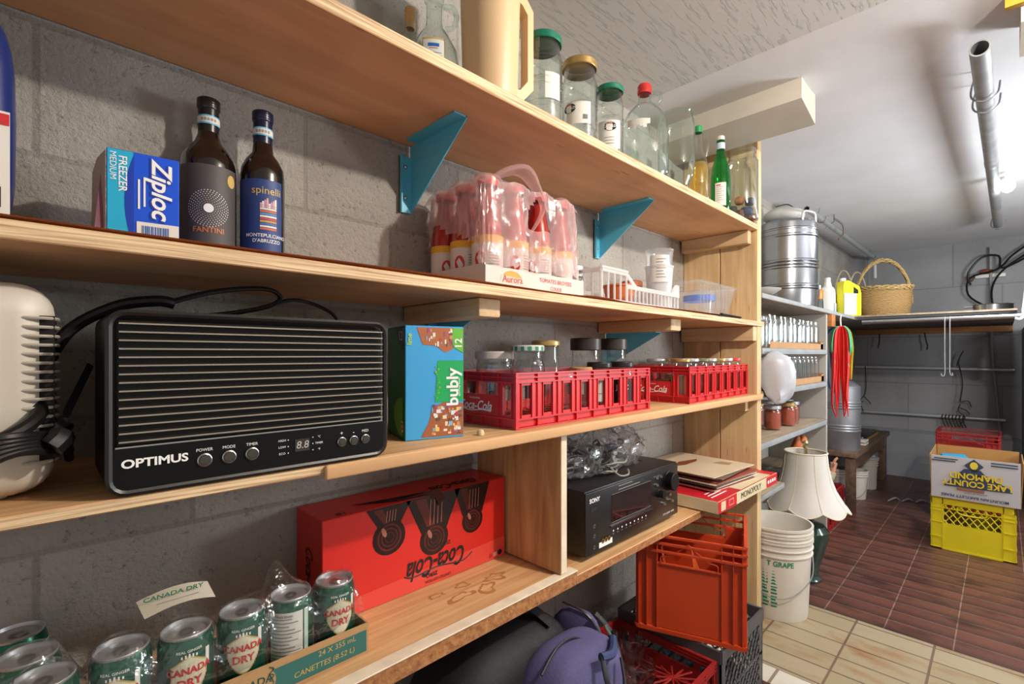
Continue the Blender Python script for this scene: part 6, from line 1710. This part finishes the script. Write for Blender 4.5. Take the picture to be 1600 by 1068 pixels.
# the inner buckets nest with a little clearance; their rims stack above the first
bucket('white_pail', 'small white pail with wire handle under the dark table', (4.50, .795, 0), .066, .078, .215, BUCK, face(4.5, .8))
bucket('white_pail', 'white pail with two stacked lids, farthest from the aisle', (4.90, .79, 0), .066, .074, .235, BUCK, 0, lid=pm('lid_yellowed', 'c5c4ae', .45), bail=False)
q = B(); q.lathe([(0, 0), (.085, 0), (.085, .012), (.07, .016), (.06, .016), (.045, .055), (0, .060)], pm('lid_white2', 'bcbfc2', .45), 32); o = q.build('stacked_lid', None, (4.90, .79, .2445)); tag(o, 'white domed lid resting upside down on the farthest pail', 'lid')
bucket('white_pail', 'white pail partly hidden by the table leg with a blue label', (4.28, .86, 0), .075, .085, .25, BUCK, face(4.28, .86), lid=WHITE, bail=False)
q = B(); q.lathe([(0, 0), (.05, 0), (.055, .01), (.055, .12), (.03, .15), (.03, .16), (0, .16)], pm('blue_jug_small', '22408c', .4), 20); q.lathe([(.0556, .03), (.0556, .08)], WHITE_PAPER, 20); o = q.build('blue_canister', None, (4.16, .84, 0)); tag(o, 'small blue and white canister on the floor behind the red crate', 'canister')
# crumpled plastic on floor
q = B()
for k in range(7): q.tube([(4.55 + k * .05, .60 - k * .075, .004), (4.66 + k * .03, .57 - k * .07, .012), (4.62 + k * .05, .54 - k * .075, .004)], [.006, .012, .006], pm('crumpled_film', '9c9890', .5), 6, sub=3, flat=.5)
o = q.build('crumpled_plastic'); tag(o, 'strip of crumpled clear plastic sheeting on the brown floor', 'plastic sheet')
soda_crate('soda_crate', 'red crate standing behind the lampshade by the table leg', (3.42, .755, 0), 0, .50, .24, .215, RED_DARK, 6, text=False)
# lamp
LG = pm('dark_green_ceramic', '1d3a30', .18, coat=.6)
SHADE = pm('ivory_shade_fabric', 'cdc9c2', .8, var=.03)
t = T('table_lamp', 'dark green ceramic table lamp standing on the floor with a large scalloped ivory shade', 'lamp', (2.70, .68, 0), face(2.7, .68))
q = B(); q.lathe([(0, 0), (.066, 0), (.068, .012), (.060, .022), (.056, .035), (.060, .07), (.082, .15), (.098, .215), (.098, .245), (.080, .270), (.040, .285), (.030, .30), (.026, .315), (0, .32)], LG, 40); q.build('lamp_base', t)
q = B(); q.lathe([(.008, .31), (.008, .640), (.012, .642), (.010, .655), (.014, .665), (.006, .675), (0, .678)], pm('brass_finial', 'c8b88c', .3, 1), 16); q.build('stem', t)
q = B()
prf = [(.180, .370), (.154, .40), (.126, .445), (.108, .50), (.097, .56), (.091, .622)]
def sc(a, z):
    lobes = abs(math.cos(a * 4)) ; k = (.64 - z) / .315
    return 1 + .030 * lobes * k
rings = []
SEGS = 96
for j, (r_, z_) in enumerate(prf):
    ring = []
    for i in range(SEGS):
        a = 2 * math.pi * i / SEGS; lob = abs(math.cos(a * 4)); k = 1 - j / 5
        rr_ = r_ * (1 + .05 * (lob - .5) * k); zz_ = z_ + (-.024 * lob if j == 0 else -.012 * lob * max(0, 1 - j * .5))
        ring.append(q.v((rr_ * math.cos(a), rr_ * math.sin(a), zz_)))
    rings.append(ring)
for j in range(5):
    for i in range(SEGS): q.f([rings[j][i], rings[j][(i + 1) % SEGS], rings[j + 1][(i + 1) % SEGS], rings[j + 1][i]], SHADE, True)
q.build('lamp_shade', t, sharp=60)
q = B(); TRIM = pm('ivory_trim', 'd9cdb4', .6)
q.tube([( .0915 * math.cos(2 * math.pi * i / 32), .0915 * math.sin(2 * math.pi * i / 32), .622) for i in range(32)], .004, TRIM, 6, closed=True)
q.tube([(prf[0][0] * (1 + .05 * (abs(math.cos(a * 4)) - .5)) * math.cos(a), prf[0][0] * (1 + .05 * (abs(math.cos(a * 4)) - .5)) * math.sin(a), .370 - .024 * abs(math.cos(a * 4))) for a in [2 * math.pi * i / 96 for i in range(96)]], .0035, TRIM, 6, closed=True)
for i in range(8):
    a = math.pi / 8 + i * math.pi / 4
    q.tube([(r_ * (1 - .025 * (1 - j / 5)) * math.cos(a) * 1.004, r_ * (1 - .025 * (1 - j / 5)) * math.sin(a) * 1.004, z_) for j, (r_, z_) in enumerate(prf)], .0016, TRIM, 5)
q.build('shade_trim', t)
# things glimpsed near the lamp
q = B()
q.blob((0, 0, .03), (.035, .03, .032), pm('terracotta_orange', 'c06a38', .5), 2, 20, 14, lambda p, q_: p + noise.noise_vector(p * 30) * .008); q.blob((.0, -.01, .055), (.018, .015, .012), pm('terracotta_orange', 'c06a38', .5), 2, 14, 10)
o = q.build('orange_bundle', None, (2.98, .80, .470)); tag(o, 'lumpy orange bundle on the lowest grey shelf, seen above the lampshade', 'bundle')
o.location = (2.95, .77, .4705)
o.scale = (1.5, 1.5, 2.9)
SK = pm('doll_skin', 'd69a80', .5)
t = T('doll', 'small doll in a cream sleeve, one pink hand raised beside the lampshade', 'doll', (3.855, .815, .008)); t.scale = (1.35, 1.35, 1.35)
q = B(); q.blob((0, .08, .10), (.04, .035, .10), pm('doll_cream', 'c9bba0', .7), 2.4, 18, 12); q.tube([(0, .05, .16), (.01, .02, .17), (.015, .0, .215)], [.026, .024, .018], pm('doll_cream', 'c9bba0', .7), 10, sub=4); q.build('doll_body', t)
q = B(); q.tube([(.015, 0, .21), (.018, -.004, .24), (.02, -.006, .262)], [.012, .013, .016], SK, 10)
for k, (dx, ln) in enumerate(((-.014, .020), (-.005, .026), (.004, .027), (.013, .022))): q.tube([(.02 + dx * .8, -.006, .262), (.021 + dx, -.012, .262 + ln * .7), (.022 + dx, -.020, .262 + ln)], [.0055, .005, .004], SK, 7)
q.tube([(.008, -.004, .245), (-.004, -.010, .255), (-.008, -.014, .266)], [.006, .005, .004], SK, 7); q.build('hand', t)
# streamers at the shelf corner
t = T('ribbon_bunch', 'long bunch of red, yellow and green ribbons hanging from the grey shelf corner', 'ribbons', (3.345, .660, 1.26), R(-79))
q = B(); q.tube([(0, .005, .07), (-.003, .0, .04), (0, -.004, .0)], .004, WHITE, 6, sub=3); q.build('hanging_loop', t)
rr = random.Random(2)
for cname, c, n, wsp, len_ in (('red_ribbons', 'd0201c', 13, .036, .36), ('yellow_ribbons', 'd8c22c', 4, .05, .24), ('green_ribbons', '2f9a68', 2, .048, .10), ('blue_ribbons', '2c5a8c', 4, .05, .30)):
    q = B()
    for k in range(n):
        dx = (k / max(1, n - 1) - .5) * 2 * wsp; dx2 = dx * rr.uniform(.7, 1.1)
        if cname == 'blue_ribbons': dx -= .03; dx2 -= .03
        L_ = len_ * rr.uniform(.75, 1.15)
        oy = rr.uniform(-.015, .015) + (.03 if 'blue' in cname or 'yellow' in cname else 0)
        q.tube([(0 + dx * .3, oy * .3, .005), (dx * .8, oy, -.03), (dx, oy - .01, -.12), (dx2, oy + .005, -.12 - L_ * .4), (dx2 * .9 + rr.uniform(-.01, .01), oy, -.12 - L_ * .8), (dx2 * .8 + rr.uniform(-.01, .012), oy, -.12 - L_)], [.008, .013, .016, .015, .011, .005], pm(cname + '_fabric', c, .5), 7, sub=4, flat=.4)
    q.build(cname, t)
# fruit box on the yellow crate
yc = milk_crate('yellow_crate', 'yellow plastic milk crate with a lattice window, on the brown floor at right', (3.662, -.050, 0), 0, .335, .336, .296, YELLOW, 'yellow')
q = B(); rr = random.Random(6)
for k in range(26): q.blob((3.69 + (k % 5) * .065 + rr.uniform(0, .012), -.02 + (k // 5) * .055, .035 + rr.uniform(0, .03)), (.026, .026, .026), pm('dark_bottle_tops_%d' % (k % 3), ('2a2018', '1a1814', '4a3420')[k % 3], .4), 2, 12, 8)
o = q.build('bottle_caps'); tag(o, 'heap of dark round bottle tops inside the yellow crate', 'caps', kind='stuff')
WB = pm('box_white', 'b4b2b4', .7); BI = pm('box_inside', 'a0763f', .85, var=.05)
t = T('pear_box', 'open white printed fruit carton upside down in its lettering, on the yellow crate', 'box', (3.640, -.068, .2975), 0)
q = B(); W, D, Hh = .36, .352, .235   # W along x, D along y
def panel(a, b_, c, d_, m_out, m_in, nrm, th=.004):
    A = [Vector(p) for p in (a, b_, c, d_)]; n_ = Vector(nrm)
    o_ = [q.v(p + n_ * th / 2) for p in A]; i_ = [q.v(p - n_ * th / 2) for p in A]
    q.f(o_, m_out); q.f(i_[::-1], m_in)
    for k in range(4): q.f([o_[k], i_[k], i_[(k + 1) % 4], o_[(k + 1) % 4]], BI)
panel((0, D, 0), (0, 0, 0), (-.004, 0, Hh), (-.004, D, Hh), WB, BI, (-1, 0, 0))
panel((0, 0, 0), (W, 0, 0), (W, -.010, Hh), (-.004, -.010, Hh), WB, BI, (0, -1, 0))
panel((W, 0, 0), (W, D, 0), (W, D, Hh + .01), (W, 0, Hh + .01), WB, BI, (1, 0, 0))
panel((W, D, 0), (0, D, 0), (-.004, D + .006, Hh), (W, D + .006, Hh + .01), WB, BI, (0, 1, 0))
q.box(0, 0, 0, W, D, .004, BI)
q.build('carton_body', t)
q = B(); rt, up_ = Vector((0, 1, 0)), Vector((0, 0, -1)); o0 = -.0075
def at(y_, z_): return Vector((o0 - z_ * .016, y_, z_))
NV = pm('box_navy', '2b3a50', .6)
q.poly([at(.176, .232), at(.215, .195), at(.176, .158), at(.137, .195)][::-1], NV)
q.poly([at(.300, .070), at(.030, .075), at(.040, .095), at(.130, .150), at(.150, .175), at(.215, .175)][::-1], NV)
q.disc(at(.176, .197) + Vector((-.0006, 0, 0)), Y, Z, .016, pm('pear_yellow', 'd8c038', .5), 18, ry=.020)
YT = pm('box_yellow_print', 'd6b91c', .6)
q.text('DIAMOND', .046, YT, at(.170, .137) + Vector((-.0008, 0, 0)), rt, up_, bold=.03, sx=.95); q.text('LAKE COUNTY', .044, YT, at(.168, .097) + Vector((-.0008, 0, 0)), rt, up_, bold=.03, sx=.92)
q.text('MOUNTAIN BARTLETT PEARS', .020, NV, at(.176, .022) + Vector((-.0008, 0, 0)), rt, up_, bold=.02, sx=1.0); q.decal(at(.19, .062) + Vector((-.0006, 0, 0)), Y, Z, .11, .016, pm('box_brown_print', '8a5a44', .6)); q.text('product of U.S.A.', .013, NV, at(.17, .044) + Vector((-.0008, 0, 0)), rt, up_)
for (yc_, zc_) in ((.060, .222), (.060, .208), (.290, .220), (.300, .208)): q.decal(at(yc_, zc_) + Vector((-.0008, 0, 0)), rt, up_, .10, .006, NV)
q.build('printed_front', t)
q = B(); q.box(0, 0, 0, .16, .11, .012, pm('cyan_booklet', '2a8ab4', .5), bev=.002); o = q.build('blue_booklet', None, (3.70, .10, .475), 0); o.rotation_euler = (R(0), R(-12), R(20)); tag(o, 'blue folder lying inside the open pear carton', 'folder')
q = B(); q.box(3.68, .02, .302, 3.96, .25, .46, CARD); o = q.build('packed_contents'); tag(o, 'brown packed contents filling the pear carton beneath the blue folder', 'contents')
rb = milk_crate('red_crate', 'lower dark red crate behind the yellow crate and pear carton', (4.30, .01, 0), 0, .30, .30, .29, RED_DARK, 'ribbed')
dup(rb, (4.30, .01, .298), 0, 'upper dark red crate peeping above the pear carton')
